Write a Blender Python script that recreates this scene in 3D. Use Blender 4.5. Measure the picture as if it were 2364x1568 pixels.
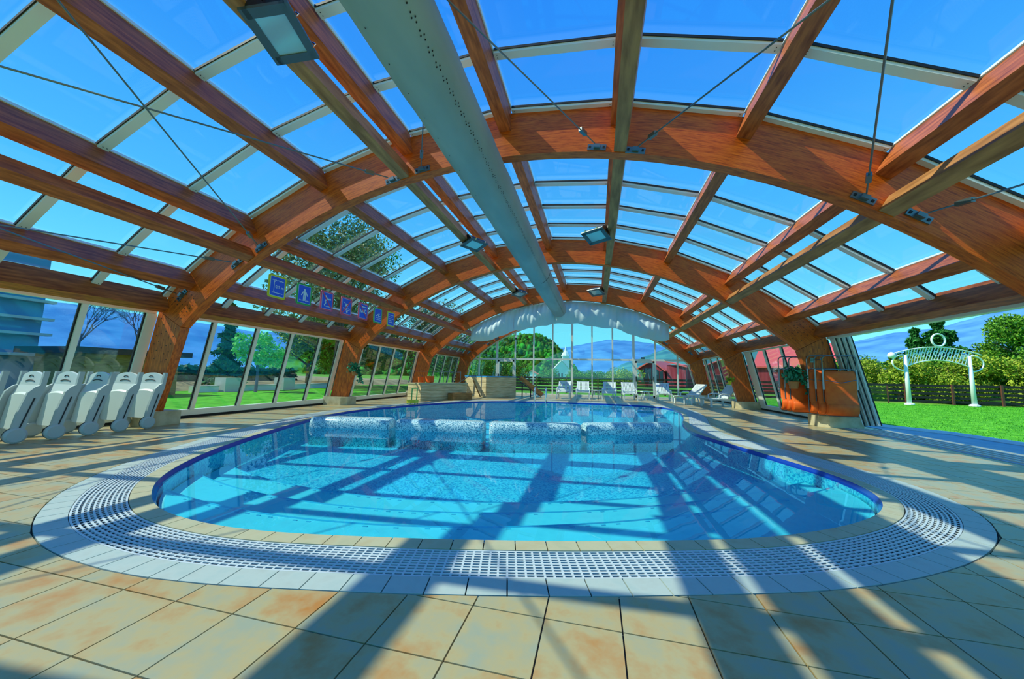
import bpy, math, random
import numpy as np
from mathutils import Vector, Matrix
from mathutils.geometry import tessellate_polygon

for o in list(bpy.data.objects):
    bpy.data.objects.remove(o)
SC = bpy.context.scene
COL = SC.collection
RND = random.Random(7)

# ------------------------------------------------------------------ camera
CAM = Vector((1.388, 0.0, 1.07))
YAW, PITCH, ROLL, FPX = 0.2359, 0.1037, 0.0204, 811.92
fw = Vector((-math.sin(YAW), math.cos(YAW), 0)); rt = Vector((math.cos(YAW), math.sin(YAW), 0)); up = Vector((0, 0, 1))
f2 = fw * math.cos(PITCH) + up * math.sin(PITCH); u2 = up * math.cos(PITCH) - fw * math.sin(PITCH)
r3 = rt * math.cos(ROLL) + u2 * math.sin(ROLL); u3 = u2 * math.cos(ROLL) - rt * math.sin(ROLL)
cam = bpy.data.cameras.new('camera'); camo = bpy.data.objects.new('camera', cam); COL.objects.link(camo)
cam.sensor_fit = 'HORIZONTAL'; cam.sensor_width = 36.0; cam.lens = FPX / 2364 * 36.0
cam.clip_start = 0.05; cam.clip_end = 6000
m = Matrix((r3, u3, -f2)).transposed().to_4x4(); m.translation = CAM; camo.matrix_world = m
SC.camera = camo

# ------------------------------------------------------------------ world, sun, exposure
W = bpy.data.worlds.new('sky'); SC.world = W; W.use_nodes = True
nt = W.node_tree; nt.nodes.clear()
tc = nt.nodes.new('ShaderNodeTexCoord'); sp = nt.nodes.new('ShaderNodeSeparateXYZ')
cr = nt.nodes.new('ShaderNodeValToRGB'); bg = nt.nodes.new('ShaderNodeBackground'); wo = nt.nodes.new('ShaderNodeOutputWorld')
nt.links.new(tc.outputs['Generated'], sp.inputs[0]); nt.links.new(sp.outputs['Z'], cr.inputs[0])
nt.links.new(cr.outputs[0], bg.inputs[0]); nt.links.new(bg.outputs[0], wo.inputs[0])
el = cr.color_ramp.elements
el[0].position = 0.0; el[0].color = (0.24, 0.84, 0.90, 1)
el[1].position = 1.0; el[1].color = (0.012, 0.15, 0.74, 1)
for p, c in ((0.13, (0.19, 0.74, 0.90, 1)), (0.32, (0.085, 0.48, 0.86, 1)), (0.6, (0.035, 0.29, 0.80, 1))):
    e = el.new(p); e.color = c
bg.inputs['Strength'].default_value = 1.0
SUN_A, SUN_B = 0.838, 0.22           # floor shift per metre of height, measured from the shadows
sl = bpy.data.lights.new('sun', 'SUN'); so = bpy.data.objects.new('sun', sl); COL.objects.link(so)
sl.energy = 4.3; sl.color = (1.0, 0.90, 0.66); sl.angle = math.radians(0.53)
so.location = (-20, -8, 30)
so.rotation_euler = Vector((SUN_A, SUN_B, -1)).to_track_quat('-Z', 'Y').to_euler()
SC.view_settings.view_transform = 'Standard'
try: SC.view_settings.look = 'None'
except Exception: pass
SC.view_settings.gamma = 1.0; SC.view_settings.use_curve_mapping = False
SC.view_settings.exposure = 0.35

# ------------------------------------------------------------------ materials
def nodes(name):
    m = bpy.data.materials.new(name); m.use_nodes = True
    n = m.node_tree.nodes; b = n['Principled BSDF']
    return m, m.node_tree, n, b
def plain(name, col, rough=0.5, metal=0.0, spec=0.5):
    m, t, n, b = nodes(name)
    b.inputs['Base Color'].default_value = (*col, 1); b.inputs['Roughness'].default_value = rough
    b.inputs['Metallic'].default_value = metal; b.inputs['Specular IOR Level'].default_value = spec
    return m
def noisy(name, c1, c2, scale=(5, 5, 5), rough=0.6, coord='Object', detail=4.0, lo=0.35, hi=0.65, bump=0.0, spec=0.4, rand=0.0):
    m, t, n, b = nodes(name)
    tcx = n.new('ShaderNodeTexCoord') if coord != 'Position' else n.new('ShaderNodeNewGeometry')
    mp = n.new('ShaderNodeVectorMath'); mp.operation = 'MULTIPLY'; mp.inputs[1].default_value = scale
    nz = n.new('ShaderNodeTexNoise'); nz.inputs['Scale'].default_value = 1.0; nz.inputs['Detail'].default_value = detail
    rp = n.new('ShaderNodeValToRGB')
    rp.color_ramp.elements[0].position = lo; rp.color_ramp.elements[0].color = (*c1, 1)
    rp.color_ramp.elements[1].position = hi; rp.color_ramp.elements[1].color = (*c2, 1)
    t.links.new(tcx.outputs[coord], mp.inputs[0]); t.links.new(mp.outputs[0], nz.inputs['Vector'])
    t.links.new(nz.outputs[0], rp.inputs[0]); last = rp.outputs[0]
    if rand:
        g = n.new('ShaderNodeNewGeometry'); hs = n.new('ShaderNodeHueSaturation')
        mr = n.new('ShaderNodeMapRange'); mr.inputs[3].default_value = 1 - rand; mr.inputs[4].default_value = 1 + rand
        t.links.new(g.outputs['Random Per Island'], mr.inputs[0]); t.links.new(mr.outputs[0], hs.inputs['Value'])
        mr2 = n.new('ShaderNodeMapRange'); mr2.inputs[3].default_value = 0.5 - rand * .07; mr2.inputs[4].default_value = 0.5 + rand * .07
        t.links.new(g.outputs['Random Per Island'], mr2.inputs[0]); t.links.new(mr2.outputs[0], hs.inputs['Hue'])
        t.links.new(last, hs.inputs['Color']); last = hs.outputs[0]
    t.links.new(last, b.inputs['Base Color'])
    b.inputs['Roughness'].default_value = rough; b.inputs['Specular IOR Level'].default_value = spec
    if bump:
        bp = n.new('ShaderNodeBump'); bp.inputs['Strength'].default_value = bump; bp.inputs['Distance'].default_value = .02
        t.links.new(nz.outputs[0], bp.inputs['Height']); t.links.new(bp.outputs[0], b.inputs['Normal'])
    return m
ZC, RI, RO = -4.536, 9.04, 9.76       # roof circle: centre height, inner and outer arch radius
def arch_wood(name, c1, c2, c3):
    m, t, n, b = nodes(name)
    g = n.new('ShaderNodeNewGeometry'); s = n.new('ShaderNodeSeparateXYZ'); t.links.new(g.outputs['Position'], s.inputs[0])
    def mt(op, a, bb=None):
        k = n.new('ShaderNodeMath'); k.operation = op
        for i, v in enumerate((a, bb)):
            if v is None: continue
            if isinstance(v, (int, float)): k.inputs[i].default_value = v
            else: t.links.new(v, k.inputs[i])
        return k.outputs[0]
    z = mt('SUBTRACT', s.outputs['Z'], ZC); th = mt('ARCTAN2', s.outputs['X'], z)
    r = mt('SQRT', mt('ADD', mt('MULTIPLY', s.outputs['X'], s.outputs['X']), mt('MULTIPLY', z, z)))
    c = n.new('ShaderNodeCombineXYZ')
    t.links.new(mt('MULTIPLY', th, 48.0), c.inputs[0]); t.links.new(mt('MULTIPLY', s.outputs['Y'], 25.0), c.inputs[1]); t.links.new(mt('MULTIPLY', r, 70.0), c.inputs[2])
    nz = n.new('ShaderNodeTexNoise'); nz.inputs['Scale'].default_value = 1; nz.inputs['Detail'].default_value = 6; nz.inputs['Roughness'].default_value = .65
    t.links.new(c.outputs[0], nz.inputs['Vector'])
    rp = n.new('ShaderNodeValToRGB'); e = rp.color_ramp.elements
    e[0].position = .3; e[0].color = (*c1, 1); e[1].position = .7; e[1].color = (*c3, 1); k = e.new(.47); k.color = (*c2, 1)
    t.links.new(nz.outputs[0], rp.inputs[0]); t.links.new(rp.outputs[0], b.inputs['Base Color'])
    b.inputs['Roughness'].default_value = .42; b.inputs['Specular IOR Level'].default_value = .35
    return m
def glass(name, tint=(0.93, 0.98, 1.0), f0=0.04, rough=0.0, gain=0.85):
    m = bpy.data.materials.new(name); m.use_nodes = True; t = m.node_tree; n = t.nodes; n.clear()
    out = n.new('ShaderNodeOutputMaterial'); mx = n.new('ShaderNodeMixShader')
    tr = n.new('ShaderNodeBsdfTransparent'); tr.inputs[0].default_value = (*tint, 1)
    gl = n.new('ShaderNodeBsdfGlossy'); gl.inputs['Roughness'].default_value = rough; gl.inputs[0].default_value = (.95, .98, 1, 1)
    lw = n.new('ShaderNodeLayerWeight'); lw.inputs[0].default_value = .5
    pw = n.new('ShaderNodeMath'); pw.operation = 'POWER'; pw.inputs[1].default_value = 4.5
    mr = n.new('ShaderNodeMapRange'); mr.inputs[3].default_value = f0; mr.inputs[4].default_value = gain
    t.links.new(lw.outputs['Facing'], pw.inputs[0]); t.links.new(pw.outputs[0], mr.inputs[0])
    t.links.new(mr.outputs[0], mx.inputs[0]); t.links.new(tr.outputs[0], mx.inputs[1]); t.links.new(gl.outputs[0], mx.inputs[2])
    t.links.new(mx.outputs[0], out.inputs[0])
    return m, gl, t, n
def leafmat(name, c1, c2):
    m, t, n, b = nodes(name)
    g = n.new('ShaderNodeNewGeometry'); rp = n.new('ShaderNodeValToRGB')
    rp.color_ramp.elements[0].color = (*c1, 1); rp.color_ramp.elements[1].color = (*c2, 1)
    t.links.new(g.outputs['Random Per Island'], rp.inputs[0]); t.links.new(rp.outputs[0], b.inputs['Base Color'])
    b.inputs['Roughness'].default_value = .6; b.inputs['Specular IOR Level'].default_value = .2
    return m
M = {}
M['arch'] = arch_wood('glulam', (.30, .038, .003), (.66, .115, .009), (.86, .20, .018))
M['purlin'] = noisy('purlin_wood', (.26, .055, .014), (.66, .18, .04), (26, 3.2, 26), .45, coord='Position', detail=6, lo=.3, hi=.7)
M['leg'] = noisy('leg_wood', (.36, .05, .004), (.84, .19, .016), (40, 40, 6), .45, coord='Position', detail=6, lo=.3, hi=.68)
M['strut'] = noisy('strut_wood', (.26, .10, .03), (.58, .27, .09), (14, 2.0, 14), .5, coord='Position', detail=6, lo=.3, hi=.7)
M['alu'] = plain('white_aluminium', (.86, .90, .80), .36, 0, .5)
M['gasket'] = plain('black_gasket', (.006, .008, .01), .6)
M['steel'] = plain('galvanised_steel', (.17, .23, .25), .35, .7)
M['chrome'] = plain('chrome', (.8, .82, .84), .12, 1.0)
M['glass'] = glass('roof_glass', (.90, .97, 1.0), .02, 0, .5)[0]
M['wglass'] = glass('window_glass', (.86, .95, .97), .05, 0, .8)[0]
wm, wgl, wt, wn = glass('water', (.28, .86, .95), .02, 0, .45)
nzw = wn.new('ShaderNodeTexNoise'); nzw.inputs['Scale'].default_value = 2.2; nzw.inputs['Detail'].default_value = 2
gpos = wn.new('ShaderNodeNewGeometry'); wt.links.new(gpos.outputs['Position'], nzw.inputs['Vector'])
bpw = wn.new('ShaderNodeBump'); bpw.inputs['Strength'].default_value = .04; bpw.inputs['Distance'].default_value = .02
wt.links.new(nzw.outputs[0], bpw.inputs['Height']); wt.links.new(bpw.outputs[0], wgl.inputs['Normal'])
M['water'] = wm
def tilemat(name, c1, c2, c3, sc, rough):
    m, t, n, b = nodes(name)
    g = n.new('ShaderNodeNewGeometry')
    nz = n.new('ShaderNodeTexNoise'); nz.inputs['Scale'].default_value = sc; nz.inputs['Detail'].default_value = 5; nz.inputs['Roughness'].default_value = .6
    ad = n.new('ShaderNodeVectorMath'); oi = n.new('ShaderNodeObjectInfo')
    cm = n.new('ShaderNodeCombineXYZ'); ml = n.new('ShaderNodeMath'); ml.operation = 'MULTIPLY'; ml.inputs[1].default_value = 37
    t.links.new(g.outputs['Random Per Island'], ml.inputs[0]); t.links.new(ml.outputs[0], cm.inputs[2])
    ml2 = n.new('ShaderNodeMath'); ml2.operation = 'MULTIPLY_ADD'; ml2.inputs[1].default_value = 53
    t.links.new(oi.outputs['Random'], ml2.inputs[0]); t.links.new(ml.outputs[0], ml2.inputs[2]); t.links.new(ml2.outputs[0], cm.inputs[2])
    t.links.new(g.outputs['Position'], ad.inputs[0]); t.links.new(cm.outputs[0], ad.inputs[1]); t.links.new(ad.outputs[0], nz.inputs['Vector'])
    rp = n.new('ShaderNodeValToRGB'); e = rp.color_ramp.elements
    e[0].position = .33; e[0].color = (*c1, 1); e[1].position = .72; e[1].color = (*c3, 1); k = e.new(.5); k.color = (*c2, 1)
    t.links.new(nz.outputs[0], rp.inputs[0]); t.links.new(rp.outputs[0], b.inputs['Base Color'])
    b.inputs['Roughness'].default_value = rough; b.inputs['Specular IOR Level'].default_value = .35
    return m
M['tile'] = tilemat('stone_tile', (.32, .35, .25), (.43, .36, .18), (.46, .20, .045), 4.2, .34)
M['coping'] = tilemat('coping_tile', (.42, .42, .26), (.48, .46, .29), (.45, .38, .21), 6, .4)
M['border'] = tilemat('ribbed_border_tile', (.38, .48, .45), (.43, .51, .47), (.40, .46, .42), 8, .45)
M['grout'] = plain('grout', (.035, .05, .05), .8)
M['dark'] = plain('dark_void', (.006, .012, .02), .8)
M['grate'] = plain('white_grating', (.54, .62, .64), .4)
M['bluerim'] = plain('cobalt_rim_tile', (.008, .05, .36), .2)
def mosaic(name, ca, cb, cc, sc=52.0):
    m, t, n, b = nodes(name)
    g = n.new('ShaderNodeNewGeometry'); v = n.new('ShaderNodeTexVoronoi'); v.inputs['Scale'].default_value = sc
    v.distance = 'CHEBYCHEV'; v.inputs['Randomness'].default_value = .35
    t.links.new(g.outputs['Position'], v.inputs['Vector'])
    s = n.new('ShaderNodeSeparateColor'); t.links.new(v.outputs['Color'], s.inputs[0])
    rp = n.new('ShaderNodeValToRGB'); e = rp.color_ramp.elements; rp.color_ramp.interpolation = 'CONSTANT'
    e[0].position = 0; e[0].color = (*ca, 1); e[1].position = .72; e[1].color = (*cc, 1); k = e.new(.38); k.color = (*cb, 1)
    t.links.new(s.outputs[0], rp.inputs[0]); t.links.new(rp.outputs[0], b.inputs['Base Color'])
    b.inputs['Roughness'].default_value = .25
    return m
M['mosaic'] = mosaic('pool_mosaic', (.42, .76, .84), (.24, .62, .78), (.08, .40, .62))
M['mosaic_block'] = mosaic('bench_mosaic', (.58, .76, .77), (.34, .58, .65), (.07, .24, .34), 66)
M['step'] = tilemat('pool_step_tile', (.50, .70, .74), (.56, .75, .77), (.46, .67, .72), 5, .4)
M['nosing'] = plain('nosing_tile', (.18, .50, .66), .3)
M['duct'] = noisy('duct_fabric', (.28, .37, .37), (.38, .47, .46), (2, .6, 2), .7, coord='Position')
M['black'] = plain('black_paint', (.012, .014, .018), .45)
M['lampgrey'] = plain('lamp_aluminium', (.10, .13, .14), .4, .3)
M['lampglass'] = plain('lamp_glass', (.45, .62, .62), .08, .2, .8)
M['plastic'] = plain('white_plastic', (.72, .80, .80), .4)
M['plasticgrey'] = plain('grey_plastic', (.46, .54, .55), .45)
M['orange'] = noisy('orange_sling', (.78, .11, .006), (.88, .15, .010), (8, 8, 8), .6)
M['curtain'] = plain('white_tarpaulin', (.62, .78, .80), .5)
M['leafdark'] = leafmat('pot_leaf', (.01, .10, .04), (.06, .38, .20))
M['terracotta'] = plain('terracotta', (.55, .22, .07), .7)
M['red'] = plain('red_paint', (.75, .03, .05), .4)
M['signblue'] = plain('sign_blue', (.01, .12, .80), .4)
M['signwhite'] = plain('sign_white', (.75, .88, .92), .4)
M['yellow'] = plain('yellow_paint', (.72, .68, .03), .4)
M['green'] = plain('green_paint', (.02, .42, .10), .4)
M['signred'] = plain('sign_red', (.80, .10, .22), .4)
M['cabin'] = noisy('pale_wood_panel', (.52, .40, .20), (.78, .66, .40), (2, 2, 22), .55, coord='Position', detail=5)
M['brown'] = noisy('brown_wood', (.26, .12, .03), (.46, .24, .07), (3, 3, 14), .6, coord='Position')
M['darkwood'] = plain('dark_wood', (.03, .022, .02), .6)
M['bluerail'] = plain('blue_tile', (.05, .35, .70), .3)
M['block'] = noisy('block_cladding', (.50, .42, .24), (.66, .58, .38), (6, 6, 6), .6, coord='Position')
M['grass'] = noisy('grass', (.035, .26, .01), (.12, .52, .03), (3, 3, 3), .9, coord='Position', detail=8, bump=.5, spec=.1)
M['grassl'] = noisy('far_meadow', (.05, .22, .02), (.18, .40, .06), (.08, .08, .08), .9, coord='Position', detail=8, spec=.05)
M['paving'] = noisy('paving', (.34, .42, .48), (.48, .54, .56), (4, 4, 4), .7, coord='Position')
M['fence'] = noisy('fence_wood', (.012, .014, .014), (.03, .03, .03), (3, 3, 20), .7, coord='Position')
M['fencepost'] = plain('fence_post', (.12, .05, .03), .6)
M['whitepaint'] = plain('white_paint', (.78, .88, .90), .4)
M['bark'] = noisy('bark', (.08, .05, .03), (.18, .13, .09), (6, 6, 2), .9)
M['barkgrey'] = plain('grey_bark', (.10, .13, .22), .9)
M['leaf_mid'] = leafmat('leaf_mid', (.03, .16, .015), (.20, .46, .03))
M['leaf_con'] = leafmat('needle', (.008, .09, .02), (.05, .28, .05))
M['leaf_yel'] = leafmat('leaf_yellow', (.10, .22, .01), (.42, .55, .05))
M['leaf_bright'] = leafmat('leaf_bright', (.10, .62, .10), (.40, .90, .20))
M['leaf_spring'] = leafmat('leaf_spring', (.06, .12, .06), (.40, .42, .16))
M['forest'] = noisy('forest', (.012, .09, .012), (.09, .30, .03), (.10, .10, .10), .9, coord='Position', spec=.05, rand=.55)
M['mountain'] = noisy('hazy_mountain_forest', (.05, .20, .46), (.10, .32, .60), (.012, .012, .03), .95, coord='Position', detail=8, spec=0)  # far forest with the blue of aerial haze painted into its base colour
M['ridge'] = noisy('hazy_ridge_forest', (.03, .17, .24), (.08, .30, .30), (.03, .03, .05), .95, coord='Position', detail=8, spec=0)  # forest green pushed to teal: distance haze painted into the colour
M['redroof'] = plain('red_metal_roof', (.82, .12, .10), .45)
M['darkred'] = noisy('red_cladding', (.26, .02, .04), (.42, .05, .08), (3, 3, .2), .6, coord='Position')
M['wall'] = plain('white_render', (.75, .82, .82), .7)
M['bluewall'] = plain('grey_blue_facade', (.10, .28, .46), .6)
M['terra'] = plain('clay_roof', (.72, .20, .07), .7)
M['pane'] = plain('dark_window', (.02, .06, .09), .08, 0, .8)
M['concrete'] = plain('concrete', (.58, .60, .56), .8)
M['soil'] = noisy('bare_bank', (.20, .16, .08), (.36, .30, .15), (1, 1, 1), .9, coord='Position')
M['rubber'] = plain('dark_rubber', (.02, .025, .03), .7)

# ------------------------------------------------------------------ mesh helpers
class MB:
    def __init__(s): s.v = []; s.f = []; s.m = []
    def add(s, vs, fs, mi=0):
        b = len(s.v); s.v += [tuple(v) for v in vs]; s.f += [tuple(b + i for i in f) for f in fs]; s.m += [mi] * len(fs); return s
    def box(s, c, d, R=None, mi=0):
        c = Vector(c); vs = []
        for x in (-.5, .5):
            for y in (-.5, .5):
                for z in (-.5, .5):
                    q = Vector((x * d[0], y * d[1], z * d[2])); vs.append(c + (R @ q if R is not None else q))
        return s.add(vs, [(0, 1, 3, 2), (4, 6, 7, 5), (0, 4, 5, 1), (2, 3, 7, 6), (0, 2, 6, 4), (1, 5, 7, 3)], mi)
    def mm(s, a, b, mi=0):
        return s.box([(a[i] + b[i]) / 2 for i in range(3)], [abs(b[i] - a[i]) for i in range(3)], None, mi)
    def bar(s, p0, p1, w, h, upv=(0, 0, 1), mi=0):
        p0 = Vector(p0); p1 = Vector(p1); d = (p1 - p0); L = d.length; d.normalize()
        u = Vector(upv); sd = d.cross(u)
        if sd.length < 1e-5: sd = d.cross(Vector((1, 0, 0)))
        sd.normalize(); u = sd.cross(d)
        return s.box((p0 + p1) / 2, (w, L, h), Matrix((sd, d, u)).transposed(), mi)
    def tube(s, pts, r, n=8, closed=False, cap=True, mi=0):
        pts = [Vector(p) for p in pts]; N = len(pts); rs = r if isinstance(r, (list, tuple)) else [r] * N
        prev = None; rings = []
        for i in range(N):
            a = pts[(i - 1) % N] if (closed or i > 0) else pts[i]; b = pts[(i + 1) % N] if (closed or i < N - 1) else pts[i]
            d = (b - a)
            d = d.normalized() if d.length > 1e-9 else Vector((0, 0, 1))
            if prev is None:
                k = Vector((0, 0, 1)) if abs(d.z) < .9 else Vector((1, 0, 0)); e1 = d.cross(k).normalized()
            else:
                e1 = prev - d * prev.dot(d); e1 = e1.normalized() if e1.length > 1e-6 else d.orthogonal().normalized()
            prev = e1; e2 = d.cross(e1)
            rings.append([pts[i] + (e1 * math.cos(2 * math.pi * j / n) + e2 * math.sin(2 * math.pi * j / n)) * rs[i] for j in range(n)])
        vs = [v for r_ in rings for v in r_]; fs = []
        for i in range(N if closed else N - 1):
            k = (i + 1) % N
            for j in range(n): fs.append((i * n + j, i * n + (j + 1) % n, k * n + (j + 1) % n, k * n + j))
        if cap and not closed: fs += [tuple(range(n))[::-1], tuple((N - 1) * n + j for j in range(n))]
        return s.add(vs, fs, mi)
    def prism(s, poly, vec, mi=0):
        vec = Vector(vec); n = len(poly); vs = [Vector(p) for p in poly]; vs += [p + vec for p in vs]
        fs = [tuple(range(n))[::-1], tuple(range(n, 2 * n))] + [(i, (i + 1) % n, (i + 1) % n + n, i + n) for i in range(n)]
        return s.add(vs, fs, mi)
    def sweep(s, secs, cap=True, mi=0):
        n = len(secs[0]); vs = [v for q in secs for v in q]; fs = []
        for i in range(len(secs) - 1):
            for j in range(n): fs.append((i * n + j, i * n + (j + 1) % n, (i + 1) * n + (j + 1) % n, (i + 1) * n + j))
        if cap: fs += [tuple(range(n))[::-1], tuple((len(secs) - 1) * n + j for j in range(n))]
        return s.add(vs, fs, mi)
    def lathe(s, prof, c, n=16, axis='z', mi=0):
        c = Vector(c); vs = []; fs = []
        for r, h in prof:
            for j in range(n):
                a = 2 * math.pi * j / n; q = (r * math.cos(a), r * math.sin(a), h)
                if axis == 'x': q = (h, q[0], q[1])
                if axis == 'y': q = (q[0], h, q[1])
                vs.append(c + Vector(q))
        for i in range(len(prof) - 1):
            for j in range(n): fs.append((i * n + j, i * n + (j + 1) % n, (i + 1) * n + (j + 1) % n, (i + 1) * n + j))
        fs += [tuple(range(n))[::-1], tuple((len(prof) - 1) * n + j for j in range(n))]
        return s.add(vs, fs, mi)
    def mesh(s, name, mats, smooth=False):
        me = bpy.data.meshes.new(name); me.from_pydata(s.v, [], s.f)
        mats = mats if isinstance(mats, (list, tuple)) else [mats]
        for k in mats: me.materials.append(M[k])
        if len(mats) > 1: me.polygons.foreach_set('material_index', s.m)
        if smooth: me.polygons.foreach_set('use_smooth', [True] * len(me.polygons))
        me.update(); return me
    def build(s, name, mats, parent=None, smooth=False):
        return link(name, s.mesh(name, mats, smooth), parent)
def link(name, me, parent=None):
    o = bpy.data.objects.new(name, me); COL.objects.link(o)
    if parent is not None: o.parent = parent
    return o
def tag(o, label=None, cat=None, group=None, kind=None):
    if label: o['label'] = label
    if cat: o['category'] = cat
    if group: o['group'] = group
    if kind: o['kind'] = kind
    return o
def empty(name, loc=(0, 0, 0), rz=0.0):
    o = bpy.data.objects.new(name, None); COL.objects.link(o); o.location = loc; o.rotation_euler = (0, 0, rz); o.empty_display_size = .2
    return o
def thing(name, label, cat, loc=(0, 0, 0), rz=0.0, group=None): return tag(empty(name, loc, rz), label, cat, group)
def copy_tree(o, parent=None):
    c = o.copy(); COL.objects.link(c)
    if parent is not None: c.parent = parent
    for ch in list(o.children): copy_tree(ch, c)
    return c
def npmesh(name, V, F, mat, parent=None, smooth=False):
    me = bpy.data.meshes.new(name); me.from_pydata(V.tolist(), [], F.tolist()); me.materials.append(M[mat])
    if smooth: me.polygons.foreach_set('use_smooth', [True] * len(me.polygons))
    me.update(); return link(name, me, parent)

# ------------------------------------------------------------------ building constants
Y1, BAY = 5.023, 5.286
AY = [Y1 + BAY * k for k in range(-1, 4)]    # front faces of the five arches
AT = 0.17
TH = [math.radians(a) for a in (0, 10.35, 20.6, 30.65, 40.6)]
THE = math.radians(44.9)
DTH = [math.radians(a) for a in (-32.2, -11.05, 11.05, 32.2)]
def P(th, r, y): return Vector((r * math.sin(th), y, ZC + r * math.cos(th)))
PITCHY = BAY / 5

# ------------------------------------------------------------------ pool outline
ctrl = [(-4.23, 4.99), (-3.73, 3.96), (-3.26, 3.22), (-2.79, 2.68), (-2.42, 2.40), (-2.19, 2.26), (-1.95, 2.15), (-1.66, 2.07), (-1.30, 2.03), (-1.01, 2.02), (-.54, 2.07), (-.23, 2.13), (.23, 2.22), (.74, 2.34), (1.24, 2.47), (1.96, 2.69), (2.34, 2.82), (2.69, 2.98), (3.1, 3.22), (3.44, 3.47), (3.72, 3.74), (3.90, 4.0), (4.03, 4.30), (4.09, 4.68), (4.06, 5.12), (3.92, 5.69), (3.68, 6.55), (3.45, 7.39), (3.32, 8.2), (3.45, 9.5), (3.85, 11.3), (4.1, 13.2), (3.95, 14.4), (3.3, 15.1), (1.6, 15.45), (-1, 15.2), (-2.6, 14.7), (-3.6, 13.8), (-4.4, 12.5), (-4.95, 11), (-5.35, 9.2), (-5.25, 7.8), (-4.8, 6.4)]
def catmull(pts, n=8):
    out = []; N = len(pts)
    for i in range(N):
        p0, p1, p2, p3 = (np.array(pts[(i + k) % N], float) for k in (-1, 0, 1, 2))
        for j in range(n):
            t = j / n
            out.append(.5 * ((2 * p1) + (-p0 + p2) * t + (2 * p0 - 5 * p1 + 4 * p2 - p3) * t * t + (-p0 + 3 * p1 - 3 * p2 + p3) * t ** 3))
    return np.array(out)
def resample(pts, step):
    q = np.vstack([pts, pts[:1]]); d = np.r_[0, np.cumsum(np.linalg.norm(np.diff(q, axis=0), axis=1))]
    n = int(round(d[-1] / step)); s = np.arange(n) * d[-1] / n
    return np.c_[np.interp(s, d, q[:, 0]), np.interp(s, d, q[:, 1])]
def smooth(pts, it):
    for _ in range(it): pts = (np.roll(pts, 1, 0) + 2 * pts + np.roll(pts, -1, 0)) / 4
    return pts
OUT = smooth(resample(catmull(ctrl), .05), 24)
def normals(o):
    t = np.roll(o, -1, 0) - np.roll(o, 1, 0); t /= np.linalg.norm(t, axis=1)[:, None]
    return np.c_[t[:, 1], -t[:, 0]]           # counter-clockwise outline: outward
NRM = smooth(normals(OUT), 12); NRM /= np.linalg.norm(NRM, axis=1)[:, None]
def off(d): return OUT + NRM * d
W_COP, W_GR, W_BR = .138, .43, .587
WATER_Z, FLOOR_N, FLOOR_F = -.035, -.38, -.85
def inside(poly, pts):
    pts = np.atleast_2d(pts); r = np.zeros(len(pts), bool); x, y = pts[:, 0], pts[:, 1]
    a = poly; b = np.roll(poly, -1, 0)
    for (x0, y0), (x1, y1) in zip(a, b):
        if y0 == y1: continue
        c = ((y0 > y) != (y1 > y)) & (x < (x1 - x0) * (y - y0) / (y1 - y0) + x0); r ^= c
    return r

# ------------------------------------------------------------------ floor: slab, tiles
HX, FY0, FY1 = 8.0, -1.2, 21.2
RING = off(W_BR + .004)[::3]
outer = [(-HX, FY0), (HX, FY0), (HX, FY1), (-HX, FY1)]
def fill(loops, z, flip=False):
    l3 = [[Vector((p[0], p[1], 0)) for p in lp] for lp in loops]
    flat = [(p[0], p[1], z) for lp in loops for p in lp]
    tr = tessellate_polygon(l3); fs = []
    for a, b, c in tr:
        A, B, C_ = (Vector(flat[i]) for i in (a, b, c))
        fs.append((a, b, c) if (B - A).cross(C_ - A).z > 0 else (a, c, b))
    return flat, fs
mb = MB(); v, f_ = fill([outer, [tuple(p) for p in RING]], -.012); mb.add(v, f_)
floor = tag(mb.build('floor', 'grout'), kind='structure')
TP = .3345; TX0, TY0 = .489, 1.344
cells = []
ring = off(W_BR); rn = NRM
for i in range(-26, 23):
    for j in range(-8, 60):
        x0 = TX0 + i * TP; y0 = TY0 + j * TP
        if x0 < -7.75 or x0 > 7.55 or y0 > 20.8: continue
        cells.append((x0, y0))
cells = np.array(cells); cen = cells + TP / 2
ins = inside(ring, cen)
dm = np.empty(len(cells)); im = np.empty(len(cells), int)
for a in range(0, len(cells), 400):
    D = np.linalg.norm(cen[a:a + 400, None] - ring[None], axis=2); im[a:a + 400] = D.argmin(1); dm[a:a + 400] = D.min(1)
polys = []
G = .0035
for k, (x0, y0) in enumerate(cells):
    sq = [(x0 + G, y0 + G), (x0 + TP - G, y0 + G), (x0 + TP - G, y0 + TP - G), (x0 + G, y0 + TP - G)]
    if dm[k] > TP * .75:
        if ins[k]: continue
        polys.append(sq); continue
    q = ring[im[k]]; n_ = rn[im[k]]
    dd = [(p[0] - q[0]) * n_[0] + (p[1] - q[1]) * n_[1] - .004 for p in sq]
    out = []
    for a in range(4):
        b = (a + 1) % 4
        if dd[a] > 0: out.append(sq[a])
        if (dd[a] > 0) != (dd[b] > 0):
            t = dd[a] / (dd[a] - dd[b]); out.append((sq[a][0] + (sq[b][0] - sq[a][0]) * t, sq[a][1] + (sq[b][1] - sq[a][1]) * t))
    if len(out) >= 3: polys.append(out)
def vis_area(pl):
    c = np.mean(pl, axis=0); d = Vector((c[0], c[1], 0)) - CAM; zc = d.dot(f2)
    if zc < .3: return 0
    if abs(d.dot(r3) / zc) > 1.5 or abs(d.dot(u3) / zc) > 1.05: return 0
    return 1.0 / (zc ** 3)
polys.sort(key=lambda pl: -vis_area(pl))
sqme = None
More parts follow.
